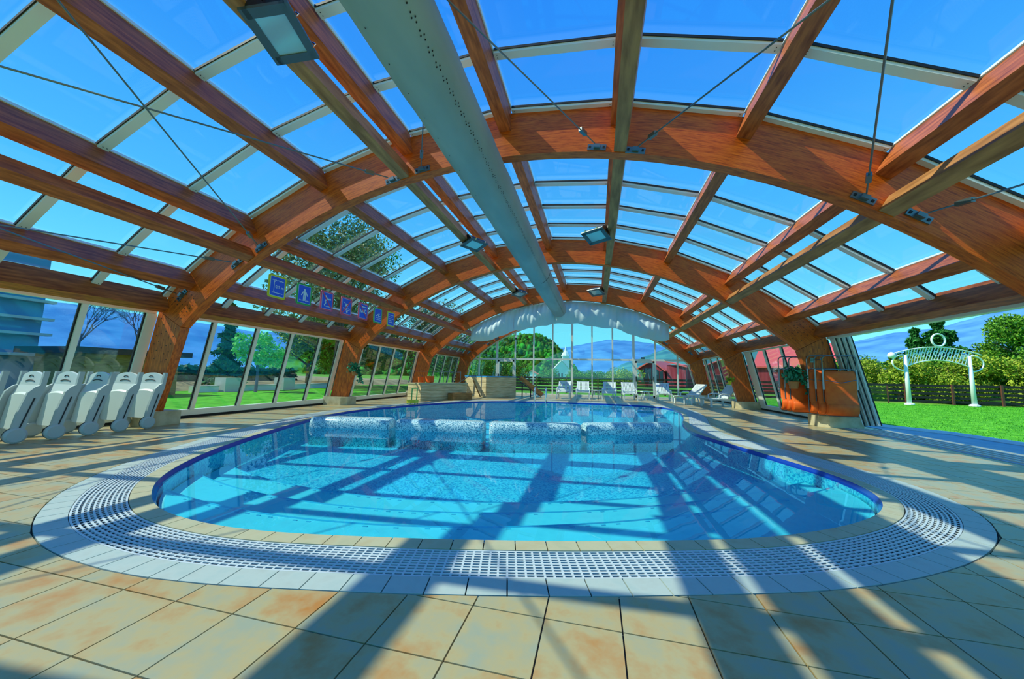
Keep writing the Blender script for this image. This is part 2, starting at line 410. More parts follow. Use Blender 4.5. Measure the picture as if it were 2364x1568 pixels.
for pl in polys[:300]:
    c = np.mean(pl, axis=0)
    if len(pl) == 4 and abs((pl[1][0] - pl[0][0]) - (TP - 2 * G)) < 1e-6 and abs((pl[2][1] - pl[1][1]) - (TP - 2 * G)) < 1e-6:
        if sqme is None: sqme = MB().mm((-TP / 2 + G, -TP / 2 + G, -.012), (TP / 2 - G, TP / 2 - G, 0)).mesh('tile', 'tile')
        o = link('tile', sqme, floor)
    else:
        o = MB().prism([(p[0] - c[0], p[1] - c[1], -.012) for p in pl], (0, 0, .012)).build('tile', 'tile', floor)
    o.location = (c[0], c[1], 0)
mb = MB()
for pl in polys[300:]: mb.prism([(p[0], p[1], -.012) for p in pl], (0, 0, .012))
tag(mb.build('tile_field', 'tile', floor), kind='stuff')

# ------------------------------------------------------------------ swimming pool
pool = thing('swimming_pool', 'blue mosaic swimming pool with rounded near end, white overflow grating and steps', 'pool')
def ring_pieces(d0, d1, z0, z1, base, name, mat, inner_slope=0):
    n = len(OUT); a = off(d0); b = off(d1)
    mid = off((d0 + d1) / 2); seg = np.linalg.norm(np.roll(mid, -1, 0) - mid, axis=1)
    ang = np.arctan2(NRM[:, 1], NRM[:, 0]); dth = np.abs((np.roll(ang, -4) - np.roll(ang, 4) + np.pi) % (2 * np.pi) - np.pi) / 8
    i = 0; cnt = 0
    while i < n:
        L = base if dth[i] / max(seg[i], 1e-4) < .55 else base * .55
        j = i; s = 0
        while j < n and s < L: s += seg[j]; j += 1
        if n - j < 2: j = n
        idx = sorted(set([i, (i + j) // 2, j]))
        def pt(arr, k, e): return arr[k % n] * (1 - e) + arr[(k + (1 if k < j else -1)) % n] * e
        e = min(.45, .0035 / max(seg[i], 1e-4))
        A = [pt(a, k, e if k in (i, j) else 0) for k in idx]; B = [pt(b, k, e if k in (i, j) else 0) for k in idx]
        c = np.mean(A + B, axis=0)
        poly = [(*(p - c), z0) for p in A] + [(*(p - c), z0) for p in B[::-1]]
        nA = len(A)
        mbx = MB().prism(poly, (0, 0, z1 - z0))
        o = mbx.build(name, mat, pool); o.location = (c[0], c[1], 0); cnt += 1
        i = j
    return cnt
NC = ring_pieces(.004, W_COP - .006, -.03, .001, .172, 'coping_tile', 'coping')
NB = ring_pieces(W_GR + .006, W_BR - .003, -.014, .001, .168, 'border_tile', 'border')
def ribbon(arrs, mb, closed=True):
    n = len(OUT); vs = []; fs = []
    for ar, z in arrs: vs += [(p[0], p[1], z) for p in ar]
    for k in range(len(arrs) - 1):
        for i in range(n):
            j = (i + 1) % n; fs.append((k * n + i, k * n + j, (k + 1) * n + j, (k + 1) * n + i))
    return mb.add(vs, fs)
ribbon([(off(0), -.02), (off(W_COP), -.02), (off(W_COP), -.05), (off(W_GR), -.05), (off(W_GR), -.016), (off(W_BR + .01), -.016)], MB()).build('channel', 'dark', pool)
# overflow grating: long ribs and cross ribs with open slots
mb = MB(); R0, R1 = W_COP + .006, W_GR - .004; NR = 10; pit = (R1 - R0) / NR
for k in range(NR + 1):
    c = R0 + k * pit
    ribbon([(off(c - .006), -.008), (off(c - .006), -.001), (off(c + .006), -.001), (off(c + .006), -.008)], mb)
gm = off(W_COP); n = len(OUT)
for i in range(n):
    p = OUT[i]; q = NRM[i]; t = Vector((-q[1], q[0], 0)); a = p + q * R0; b = p + q * R1
    mb.bar((a[0], a[1], -.005), (b[0], b[1], -.005), .012, .006)
tag(mb.build('overflow_grating', 'grate', pool), kind='stuff')
# basin
mb = MB(); ribbon([(off(.012), .0), (off(.002), -.004), (off(-.03), -.06)], mb); mb.build('rim_band', 'bluerim', pool)
mb = MB(); ribbon([(off(-.03), -.06), (off(-.05), FLOOR_F)], mb); mb.build('basin_wall', 'mosaic', pool)
BL, BR = np.array((-5.6, 6.25)), np.array((4.0, 8.15))
bd = (BR - BL) / np.linalg.norm(BR - BL); bn = np.array((-bd[1], bd[0]))
inn = off(-.05)
def split_poly(poly, keep_near):
    out = []; n = len(poly); s = ((poly - BL) @ bn) * (1 if not keep_near else -1)
    for i in range(n):
        j = (i + 1) % n
        if s[i] > 0: out.append(tuple(poly[i]))
        if (s[i] > 0) != (s[j] > 0):
            t = s[i] / (s[i] - s[j]); out.append(tuple(poly[i] + (poly[j] - poly[i]) * t))
    return out
near = split_poly(inn, True); far = split_poly(inn, False)
mb = MB(); v, f_ = fill([near], FLOOR_N); mb.add(v, f_); mb.build('basin_floor', 'mosaic', pool)
mb = MB(); v, f_ = fill([far], FLOOR_F); mb.add(v, f_)
mb.add([(*BL, FLOOR_F), (*BR, FLOOR_F), (*BR, FLOOR_N), (*BL, FLOOR_N)], [(0, 1, 2, 3)]); mb.build('basin_floor', 'mosaic', pool)
def gnear(x): return 2.0 + .1618 * (x + 1.3) + .0883 * (x + 1.3) * (x - .74)
for d, z in ((.52, -.115), (1.04, -.195), (1.56, -.275)):
    xs = np.arange(-5, 5, .06); cv = np.c_[xs, gnear(xs) + d]; cv = cv[inside(inn, cv)]
    nb = inn[(inn[:, 1] - gnear(inn[:, 0])) < d]
    k0 = np.argmin(np.linalg.norm(nb - cv[-1], axis=1)); nb = np.roll(nb, -k0, 0)
    if np.linalg.norm(nb[1] - nb[0]) > .2: nb = np.roll(nb, -1, 0)
    if np.linalg.norm(nb[-1] - cv[0]) > np.linalg.norm(nb[0] - cv[0]): nb = nb[::-1]
    # walk: curve left->right, then the outline back right->left
    if np.linalg.norm(nb[0] - cv[-1]) > np.linalg.norm(nb[-1] - cv[-1]): nb = nb[::-1]
    loop = [tuple(p) for p in cv] + [tuple(p) for p in nb]
    v, f_ = fill([loop], z); mb = MB(); mb.add(v, f_)
    mb.add([(p[0], p[1], z) for p in cv] + [(p[0], p[1], z - .3) for p in cv], [(i + 1, i, i + len(cv), i + 1 + len(cv)) for i in range(len(cv) - 1)])
    mb.build('step', 'step', pool)
    # dark dashes of the anti-slip nosing
    mb = MB(); mb.tube([(p[0], p[1] - .008, z + .001) for p in cv], .009, 5)
    for i in range(1, len(cv) - 1, 2):
        if RND.random() < .55:
            a, b = cv[i], cv[i + 1]; a = a - (0, .05); b = b - (0, .05)
            mb.bar((*a, z + .002), (*(a + (b - a) * .6), z + .002), .014, .004)
    mb.build('nosing_mosaic', 'nosing', pool)
# overflow water
mb = MB(); v, f_ = fill([[tuple(p) for p in off(-.03)[::2]]], WATER_Z); mb.add(v, f_); mb.build('water_surface', 'water', pool)
# mosaic bench blocks between the two halves
def bench(a, b, label):
    a = np.array(a, float); b = np.array(b, float); d = (b - a); L = np.linalg.norm(d); d /= L; nn = np.array((-d[1], d[0]))
    t = thing('mosaic_bench_block', label, 'bench', (a[0], a[1], FLOOR_N), math.atan2(d[1], d[0]), 'mosaic benches dividing the pool')
    prof = []
    H = .165 - FLOOR_N; D = .46
    for k in range(7):
        an = math.pi - k * math.pi / 12; prof.append((.13 + .13 * math.cos(an), H - .13 + .13 * math.sin(an)))
    for k in range(7):
        an = math.pi / 2 - k * math.pi / 12; prof.append((D - .13 + .13 * math.cos(an), H - .13 + .13 * math.sin(an)))
    prof = [(0, 0)] + prof + [(D, 0)]
    secs = []
    for s_, sc in ((0, .72), (.02, .86), (.06, .97), (.10, 1), (L - .10, 1), (L - .06, .97), (L - .02, .86), (L, .72)):
        secs.append([(s_, D / 2 + (y - D / 2) * sc, z if z < H - .2 else H - .2 + (z - H + .2) * (sc * .5 + .5)) for y, z in prof])
    MB().sweep(secs).build('body', 'mosaic_block', t, True)
bench((-4.25, 6.05), (-2.62, 6.34), 'leftmost mosaic bench block, its rounded end against the pool wall')
bench((-2.50, 6.36), (-.74, 6.55), 'second mosaic bench block from the left pool wall')
bench((-.60, 6.56), (1.12, 7.08), 'third mosaic bench block from the left, in the middle of the water')
bench((1.24, 7.12), (2.95, 7.90), 'rightmost mosaic bench block, mostly in shade')
# poolside ladder
t = thing('pool_ladder', 'chrome pool ladder with two arched handrails at the far pool edge', 'ladder', (-.95, 15.2, 0))
for x in (-.24, .24):
    pts = [(x, -.25, -.6), (x, -.22, 0)] + [(x, -.05 - .17 * math.cos(a), .42 + .17 * math.sin(a)) for a in np.linspace(0, math.pi, 9)] + [(x, .14, 0.0)]
    MB().tube(pts, .022, 8).build('handrail', 'chrome', t, True)
for z in (-.2, -.42): MB().box((0, -.24, z), (.46, .08, .03)).build('rung', 'chrome', t)

# ------------------------------------------------------------------ timber arches
def arch_parts(t):
    secs = []
    lim = math.radians(44.6)
    def sec(inn_, out_): return [(inn_[0], 0, inn_[1]), (out_[0], 0, out_[1]), (out_[0], AT, out_[1]), (inn_[0], AT, inn_[1])]
    KI, KO = (6.36, 1.88), (6.97, 2.21)
    secs.append(sec((-KI[0], KI[1]), (-KO[0], KO[1])))
    for a in np.linspace(-math.radians(42.8), math.radians(42.8), 61):
        secs.append(sec((RI * math.sin(a), ZC + RI * math.cos(a)), (RO * math.sin(a), ZC + RO * math.cos(a))))
    secs.append(sec(KI, KO))
    MB().sweep(secs).build('arch_rib', 'arch', t)
    for s in (-1, 1):
        FI, FO = (6.80, .26), (7.37, .26)
        ki = (KI[0] + .004, KI[1] - .01); ko = (KO[0] + .004, KO[1] - .01)
        MB().prism([(s * FI[0], 0.005, FI[1]), (s * FO[0], 0.005, FO[1]), (s * ko[0], 0.005, ko[1]), (s * ki[0], 0.005, ki[1])], (0, AT - .01, 0)).build('arch_leg', 'leg', t)
        MB().prism([(s * 6.66, -.06, 0), (s * 6.82, -.2, 0), (s * 7.5, -.2, 0), (s * 7.5, .38, 0), (s * 6.66, .38, 0)], (0, 0, .265)).build('foot_block', 'block', t)
        mb = MB()
        for kx in range(7):
            for kz in range(11):
                u, w = kx / 6, kz / 10
                for (b0, b1, t0, t1) in (((FI[0] * .45 + ki[0] * .55, FI[1] * .45 + ki[1] * .55), (FO[0] * .45 + ko[0] * .55, FO[1] * .45 + ko[1] * .55), ki, ko),):
                    x = (b0[0] * (1 - u) + b1[0] * u) * (1 - w) + (t0[0] * (1 - u) + t1[0] * u) * w
                    z = (b0[1] * (1 - u) + b1[1] * u) * (1 - w) + (t0[1] * (1 - u) + t1[1] * u) * w
                    if .05 < u < .95 and w < .93 and (kx + kz) % 2 == 0: mb.box((s * x, .004, z), (.022, .006, .012))
        for a in np.linspace(44.0, 41.2, 6):
            for r in np.linspace(RI + .14, RO - .1, 6):
                q = P(math.radians(a), r, 0); mb.box((s * q.x, -.001, q.z - .02), (.022, .006, .012))
        tag(mb.build('dowel_hole', 'gasket', t), kind='stuff')
albl = ['timber roof arch directly above the camera', 'nearest full timber arch spanning the hall, sunlit shadows across its face', 'second timber arch from the front, hanging plants on its legs', 'third timber arch from the front, white tarpaulin hung beneath it', 'farthest timber arch framing the glazed end wall']
arch0 = thing('timber_arch', albl[0], 'arch', (0, AY[0], 0), 0, 'glulam roof arches'); arch_parts(arch0)
for k in range(1, 5):
    o = copy_tree(arch0); o.location = (0, AY[k], 0); o['label'] = albl[k]

# ------------------------------------------------------------------ glazed roof, one bay at a time
L0, L1 = AT + .003, BAY - .003
smesh = MB().box((0, (L0 + L1) / 2, (9.46 + 9.81) / 2), (.18, L1 - L0, .35)).mesh('purlin', 'purlin')
cmesh = MB().box((-.08, (L0 + L1) / 2, 9.835), (.05, L1 - L0, .05)).box((.08, (L0 + L1) / 2, 9.835), (.05, L1 - L0, .05)).mesh('cap_strip', 'alu')
dmesh = MB().box((0, (L0 + L1) / 2, 9.155), (.172, L1 - L0, .21)).mesh('brace_purlin', 'strut')
dmesh2 = MB().box((0, (L0 + L1) / 2, 9.155), (.172, L1 - L0, .21)).mesh('brace_purlin', 'purlin')
emesh = MB().box((0, (L0 + L1) / 2, 0), (.2, L1 - L0, .34)).mesh('eave_beam', 'purlin')
STR = [-THE] + [-t for t in TH[:0:-1]] + [0] + TH[1:] + [THE]      # strip edges
RG = 9.885
smeshes = {}
def chordmesh(name, a, b, y0, y1, r, h, trim, mats, gasket=False):
    key = (name, round(b - a, 4), round(y1 - y0, 4))
    if key in smeshes: return smeshes[key]
    half = (b - a) / 2; w = 2 * r * math.sin(half) - 2 * trim; zc = r * math.cos(half)
    mb = MB().box((0, (y0 + y1) / 2, zc), (w, y1 - y0, h))
    if gasket:
        mb.box((0, y0 - .006, zc + .012), (w, .010, h * .42), None, 1)
        for sx in (-1, 1):
            for kk in (-.02, .02): mb.box((sx * (w / 2 - .04), (y0 + y1) / 2 + kk, zc - h / 2 - .001), (.01, .01, .004), None, 1)
    me = mb.mesh(name, mats); smeshes[key] = me; return me
def place(o, th, y): o.location = (0, y, ZC); o.rotation_euler = (0, th, 0); return o
for k in range(4):
    y0 = AY[k]
    c = tag(empty('ceiling'), kind='structure')
    for th in [-t for t in TH[:0:-1]] + list(TH):
        o = place(link('purlin', smesh, c), th, y0)
        link('cap_strip', cmesh, o)
    for th in DTH: place(link('brace_purlin', dmesh if th > -.5 else dmesh2, c), th, y0)
    for s in (-1, 1):
        o = link('eave_beam', emesh, c); o.location = (s * 6.86, y0, 2.37); o.rotation_euler = (0, s * math.radians(22), 0)
    for i in range(len(STR) - 1):
        a, b = STR[i], STR[i + 1]; mid = (a + b) / 2
        for j in range(6):
            yb = {0: AT - .03, 5: BAY - .075}.get(j, j * PITCHY - .015)
            me = chordmesh('glazing_bar', a, b, 0, .108, 9.80, .075, .115, ['alu', 'gasket'], True)
            place(link('glazing_bar', me, c), mid, y0 + yb)
            if j < 5:
                me = chordmesh('pane', a, b, 0, PITCHY - .006, RG, .012, .004, ['glass'])
                place(link('pane', me, c), mid, y0 + j * PITCHY + .08)

# ------------------------------------------------------------------ side windows
WT, WB = (7.06, 2.17), (7.50, .13)      # top and bottom of the leaning glazing (x, z)
wlen = math.hypot(WT[0] - WB[0], WT[1] - WB[1])
def wpt(s, u, y, d=0.0):
    n_ = Vector((WT[1] - WB[1], 0, WB[0] - WT[0])).normalized()   # outward for the right side
    x = WB[0] + (WT[0] - WB[0]) * u + n_.x * d; z = WB[1] + (WT[1] - WB[1]) * u + n_.z * d
    return Vector((s * x, y, z))
NW = [0]
def window(s, k, ys, panes=True, wide=None, rails=True):
    NW[0] += 1
    w = tag(empty('window_%d' % NW[0]), kind='structure'); ya, yb = AY[k] + AT, AY[k + 1]
    n_ = wpt(s, 0, 0, 1) - wpt(s, 0, 0)
    if rails:
        MB().bar((s * 7.52, ya, .12), (s * 7.52, yb, .12), .10, .13).build('sill', 'alu', w)
        MB().bar((s * 7.52, ya, .03), (s * 7.52, yb, .03), .08, .05).build('sill_gap', 'gasket', w)
    MB().bar(wpt(s, 1, ya, 0), wpt(s, 1, yb, 0), .07, .05).build('head_rail', 'alu', w)
    for i, y in enumerate(ys):
        ww = .075
        if wide and i in wide: ww = wide[i]
        mb = MB().bar(wpt(s, .02, y, 0), wpt(s, .99, y, 0), ww, .075, n_)
        mb.bar(wpt(s, .02, y - ww / 2 - .012, .012), wpt(s, .99, y - ww / 2 - .012, .012), .022, .03, n_, 1)
        mb.build('mullion', ['alu', 'gasket'], w)
    if panes:
        for a, b in zip(ys[:-1], ys[1:]):
            MB().bar(wpt(s, .02, (a + b) / 2, .012), wpt(s, .99, (a + b) / 2, .012), abs(b - a) - .05, .012, n_).build('pane', 'wglass', w)
    return w
for k in range(4):
    ys = [AY[k] + AT + .05] + [AY[k] + PITCHY * j + .07 for j in range(1, 5)] + [AY[k + 1] - .06]
    window(-1, k, ys, wide={0: .12, 5: .16})
window(1, 2, [AY[2] + AT + .05, 11.6, 12.75, 13.9, AY[3] - .35], wide={0: .12, 3: .1, 4: .5})
window(1, 3, [AY[3] + AT + .05] + [AY[3] + PITCHY * j + .07 for j in range(1, 5)] + [AY[4] - .06], wide={0: .1, 5: .3})
# sliding leaves pushed together in the open bay on the right
w = tag(empty('window_7'), kind='structure')
for i in range(4):
    y = 10.18 - i * .012; d = .07 * i - .02; n_ = wpt(1, 0, 0, 1) - wpt(1, 0, 0)
    mb = MB().bar(wpt(1, -.03, y - .05 * i, d), wpt(1, .99, y - .05 * i, d), .16 - .02 * i, .045, n_)
    mb.bar(wpt(1, -.03, y - .09 - .05 * i, d + .01), wpt(1, .99, y - .09 - .05 * i, d + .01), .014, .02, n_, 1)
    mb.build('sliding_leaf', ['alu', 'gasket'], w)
MB().bar(wpt(1, 1, AY[1] + AT, 0), wpt(1, 1, AY[2], 0), .14, .05).build('head_rail', 'alu', w)
MB().bar(wpt(1, 1, AY[0] + AT, 0), wpt(1, 1, AY[1], 0), .14, .05).build('head_rail', 'alu', w)
tr_ = tag(empty('trim_1'), kind='structure')
for i, x in enumerate((7.18, 7.34, 7.50, 7.66, 7.82)):
    MB().mm((x - .015, AY[0], .0), (x + .015, AY[2] - .25, .022)).build('track_rail', 'alu', tr_)
MB().mm((7.05, AY[0], -.01), (7.98, AY[2] - .2, .004)).build('track_bed', 'paving', tr_)

# ------------------------------------------------------------------ glazed end wall
EY = AY[4] + AT + .03
we = tag(empty('wall_end'), kind='structure')
MX = [1.155 * i for i in range(-5, 6)]
def intr(x):
    if abs(x) < 6.3: return ZC + math.sqrt(RI * RI - x * x)
    return 1.88 - (abs(x) - 6.36) / (6.8 - 6.36) * 1.62
TRZ = 2.12
for i, x in enumerate(MX):
    wd = .13 if i in (1, 5, 8) else .085
    MB().mm((x - wd / 2, EY, 0), (x + wd / 2, EY + .08, intr(x))).build('mullion', 'alu', we)
for i in range(-1, 11):
    xa = MX[i] if i >= 0 else -6.3; xb = MX[i + 1] if i < 10 else 6.3
    MB().mm((xa + .045, EY + .004, TRZ - .05), (xb - .045, EY + .076, TRZ + .05)).build('transom', 'alu', we)
    xs = np.linspace(xa + .04, xb - .04, 5)
    ztop = [intr(x) - .03 for x in xs]
    if max(ztop) > TRZ + .1:
        poly = [(xa + .04, EY + .035, TRZ + .04), (xb - .04, EY + .035, TRZ + .04)] + [(x, EY + .035, max(z, TRZ + .05)) for x, z in zip(xs[::-1], ztop[::-1])]
        MB().prism(poly, (0, .01, 0)).build('pane', 'wglass', we)
    poly = [(xa + .04, EY + .035, .08), (xb - .04, EY + .035, .08)] + [(x, EY + .035, min(z, TRZ - .04)) for x, z in zip(xs[::-1], ztop[::-1])]
    if i not in (1, 8): MB().prism(poly, (0, .01, 0)).build('pane', 'wglass', we)
    MB().mm((xa + .045, EY + .004, .0), (xb - .045, EY + .076, .08)).build('bottom_rail', 'alu', we)
secs = []
for x in list(np.linspace(-6.36, 6.36, 61)):
    z = intr(x); secs.append([(x, EY - .01, z - .07), (x, EY - .01, z), (x, EY + .09, z), (x, EY + .09, z - .07)])
MB().sweep(secs).build('arch_trim', 'alu', we)
for s in (-1, 1): MB().bar((s * 6.33, EY + .04, 1.86), (s * 6.78, EY + .04, 0), .06, .08, (0, 1, 0)).build('arch_trim', 'alu', we)
for nd, i in ((1, 1), (2, 8)):
    d = tag(empty('door_%d' % nd), kind='structure'); xa, xb = MX[i] + .075, MX[i + 1] - .055
    mb = MB().mm((xa, EY, .02), (xa + .09, EY + .06, TRZ - .06)).mm((xb - .09, EY, .02), (xb, EY + .06, TRZ - .06)).mm((xa, EY, TRZ - .16), (xb, EY + .06, TRZ - .06)).mm((xa, EY, .02), (xb, EY + .06, .14))
    mb.build('door_frame', 'alu', d)
    MB().mm((xa + .08, EY + .02, .12), (xb - .08, EY + .03, TRZ - .14)).build('pane', 'wglass', d)
    for x in (xa + .05, xb - .05): MB().mm((x - .02, EY - .05, .9), (x + .02, EY, 1.2)).build('handle', 'black', d)
t = thing('security_camera', 'small white security camera under the far arch', 'camera', (-3.4, EY - .12, 3.42))
MB().box((0, .02, .06), (.14, .2, .1)).build('body', 'plastic', t); MB().lathe([(.05, -.1), (.06, -.06), (.04, 0)], (0, 0, 0), 10).build('lens', 'black', t)
t = thing('emergency_light', 'little dark emergency light box on the end wall transom', 'light', (3.95, EY - .04, 2.2))
MB().box((0, 0, .03), (.2, .05, .09)).build('housing', 'lampgrey', t)
for x in (-.05, .05): MB().box((x, -.03, .03), (.06, .02, .05)).build('lens', 'black', t)

# ------------------------------------------------------------------ ventilation duct
DX, DZ, DR, DEND = -.24, 4.09, .335, 16.1
t = thing('ventilation_duct', 'long pale fabric ventilation duct with rows of black nozzle holes under the roof ridge', 'duct')
secs = []; ND = 28
def drad(y): return DR * (1 + .008 * math.sin(y * 5.1) + .006 * math.sin(y * 11.3))
ysd = list(np.linspace(-1.2, DEND, 130)) + [DEND + .3 * math.sin(a) for a in np.linspace(.2, math.pi / 2 * .98, 8)]
for i, y in enumerate(ysd):
    r = drad(y) if y <= DEND else DR * math.cos(math.asin(min(1, (y - DEND) / .3)))
    secs.append([(DX + r * math.sin(2 * math.pi * j / ND) * (1 + .01 * math.sin(3 * j + y * 2)), y, DZ + r * math.cos(2 * math.pi * j / ND)) for j in range(ND)])
MB().sweep(secs).build('tube', 'duct', t, True)
mb = MB()
def dpt(an, y, e=.003): return Vector((DX + (DR + e) * math.sin(an), y, DZ + (DR + e) * math.cos(an)))
def disc(mb, an, y, r):
    nrm_ = Vector((math.sin(an), 0, math.cos(an))); e1 = Vector((0, 1, 0)); e2 = nrm_.cross(e1); c = dpt(an, y)
    mb.add([c + (e1 * math.cos(2 * math.pi * j / 8) + e2 * math.sin(2 * math.pi * j / 8)) * r for j in range(8)], [tuple(range(8))])
for i in range(95):
    y = 1.6 + i * .15
    for an, dy in ((2.36, 0), (2.30, .05)):
        for k in (-1, 1): disc(mb, an + k * .018, y + dy + k * .018, .008)
for i in range(20): disc(mb, 3.55, 1.5 + i * .33, .007)
tag(mb.build('nozzle_hole', 'gasket', t), kind='stuff')
mb = MB()
for y in (AY[1], AY[2], AY[3]): mb.tube([(DX, y + .08, DZ + DR), (DX, y + .08, 4.5)], .008, 6)
mb.build('hanger_wire', 'gasket', t)
MB().tube([(DX + DR * math.sin(2.2) * 1.004, 9.9 + .35 * k / 6, DZ + DR * math.cos(2.2 - .28 * k) * 1.004 - .001) if False else tuple(dpt(1.65 + .2 * k, 9.9 + .0 * k, .002)) for k in range(7)], .006, 5).build('zip_seam', 'gasket', t)

# ------------------------------------------------------------------ floodlights
def floodlight(loc, aim, label):
    t = thing('floodlight', label, 'floodlight', loc, 0, 'floodlights under the roof')
    d = Vector(aim).normalized(); sx = d.cross(Vector((0, 0, 1))).normalized(); sy = sx.cross(d)
    R = Matrix((sx, sy, -d)).transposed()
    def q(p): return R @ Vector(p)
    w, h = .25, .19
    secs = []
    for x in (-w, -w * .98, w * .98, w):
        e = .85 if abs(x) == w else 1
        secs.append([q((x, h * .95 * math.cos(a) * e, .015 + .17 * math.sin(a) * e)) for a in np.linspace(0, math.pi, 9)])
    MB().sweep(secs).build('housing', 'black', t)
    mb = MB()
    for a, b, c, dd in ((-w - .03, -h - .03, w + .03, -h + .05), (-w - .03, h - .05, w + .03, h + .03), (-w - .03, -h, -w + .06, h), (w - .06, -h, w + .03, h)):
        mb.box(q(((a + c) / 2, (b + dd) / 2, 0)), (abs(c - a), abs(dd - b), .03), R)
    mb.build('front_frame', 'lampgrey', t)
    MB().box(q((0, 0, .002)), (2 * w - .1, 2 * h - .08, .012), R).build('front_glass', 'lampglass', t)
    for x in (-.15, .15): MB().tube([q((x, h + .03, -.02)), q((x, h + .06, .01)), q((x, h + .03, .04))], .008, 5).build('clip', 'chrome', t)
    mb = MB()
    for s in (-1, 1): mb.bar(q((s * (w + .03), 0, .05)), q((s * (w + .03), .02, .22)), .03, .008)
    mb.bar(q((-w - .03, .02, .22)), q((w + .03, .02, .22)), .03, .008); mb.build('bracket', 'black', t)
for y, l in ((2.46, 'nearest floodlight beside the duct, its glass facing straight down'), (8.0, 'dark floodlight left of the duct in the second bay'), (13.35, 'small dark floodlight left of the duct in the third bay')):
    floodlight((-1.55, y, 4.30), (.22, .06 if y < 5 else -.12, -.95), l)
for y, l in ((2.28, 'floodlight cut off by the top edge above the pool'), (7.95, 'grey floodlight right of the duct on the brace purlin of the second bay'), (13.4, 'small floodlight right of the duct in the third bay')):
    floodlight((1.40, y, 4.44 if y < 5 else 4.28), (-.15, -.75, -.6) if y < 5 else (-.2, -.32, -.92), l)

# ------------------------------------------------------------------ bracing cables
def bracket_xy(s, node):
    return {'LIo': (1.95, 4.335), 'LIi': (1.41, 4.455), 'LOi': (4.60, 3.34), 'LOo': (5.13, 3.06), 'E': (6.40, 2.50)}[node]
def cable(k, p0, p1, label):
    a = Vector((p0[0], AY[k] + AT + .06, p0[1])); b = Vector((p1[0], AY[k + 1] - .06, p1[1])); d = (b - a).normalized()
    t = thing('bracing_cable', label, 'cable', b, 0, 'steel bracing cables of the roof'); a = a - b; b = Vector((0, 0, 0))
    MB().tube([a + d * .08, b - d * .06], .0095, 6).build('rod', 'steel', t)
    c = b - d * .38
    MB().bar(c - d * .07, c + d * .07, .05, .05).build('turnbuckle', 'steel', t)
    for e, sg in ((b, -1), (a, 1)):
        x = (e + Vector(t.location)).x; tn = Vector((math.cos(math.asin(x / 9.1)), 0, -x / 9.1)); r_ = Vector((x / 9.1, 0, math.cos(math.asin(x / 9.1))))
        R = Matrix((tn, Vector((0, 1, 0)), r_)).transposed(); ey = .05 if sg < 0 else -.05
        MB().box(e + Vector((0, ey, 0)), (.27, .02, .085), R).box(e + Vector((0, ey * .4, 0)), (.09, .05, .05), R).build('anchor_plate', 'steel', t)
        for q in (-.1, .1): MB().box(e + Vector((0, ey * .75, 0)) + tn * q, (.03, .012, .03), R).build('bolt', 'gasket', t)
names = [('E', 'LOo', -1, 'left eave strip'), ('LOi', 'LIo', -1, 'left roof field'), ('LIi', 'LIi', 0, 'ridge field behind the duct'), ('LIo', 'LOi', 1, 'right roof field'), ('LOo', 'E', 1, 'right eave strip')]
for k, bayn in ((0, 'nearest bay'), (3, 'farthest bay')):
    for n0, n1, s, field in names:
        a = bracket_xy(0, n0); b = bracket_xy(0, n1)
        if s == 0: A = (-a[0], a[1]); B = (a[0], a[1])
        elif s < 0: A = (-a[0], a[1]); B = (-b[0], b[1])
        else: A = (a[0], a[1]); B = (b[0], b[1])
        cable(k, A, B, 'steel bracing cable rising rightwards away from the camera, %s, %s' % (field, bayn))
        cable(k, B, A, 'steel bracing cable rising leftwards away from the camera, %s, %s' % (field, bayn))

# ------------------------------------------------------------------ tarpaulin under the third arch
t = thing('gathered_tarpaulin', 'white tarpaulin gathered up in folds under the third arch', 'tarpaulin', (0, AY[3] + AT + .06, 0))
TBOT = [(-4.45, 2.72), (-3.6, 2.74), (-3.09, 2.93), (-2.26, 3.18), (-1.25, 3.40), (0, 3.50), (.6, 3.50), (1.46, 3.33), (2.29, 3.2), (3.09, 2.91), (4.2, 2.66), (4.4, 2.72)]
def tbot(x): return float(np.interp(x, [a for a, b in TBOT], [b for a, b in TBOT]))
for xa, xb, bil in ((-4.45, -2.35, .30), (-2.35, -.45, .26), (-.45, 2.25, .24), (2.25, 4.38, .32)):
    NXs, NZs = 64, 16; V = []; F = []
    for i in range(NXs + 1):
        u = i / NXs; x = xa + (xb - xa) * u; zt = intr(x) - .05; zb = tbot(x)
        sg = math.sin(math.pi * u)
        for j in range(NZs + 1):
            w = j / NZs
            y = -bil * sg ** .6 * math.sin(math.pi * min(1, w * .9 + .1)) * (.4 + .6 * w)
            y += .022 * math.sin(u * 58 + 3 * w) * (1 - w) ** .7 + .03 * math.sin(u * 13 + w * 5)
            z = zt + (zb - zt) * w - .05 * sg * w + .015 * math.sin(u * 21) * w
            V.append((x, y, z))
    for i in range(NXs):
        for j in range(NZs):
            a = i * (NZs + 1) + j; F.append((a, a + 1, a + NZs + 2, a + NZs + 1))
    MB().add(V, F).build('tarpaulin_panel', 'curtain', t, True)
MB().tube([(x, 0, intr(x) - .035) for x in np.linspace(-4.5, 4.45, 40)], .028, 6).build('rail', 'alu', t, True)

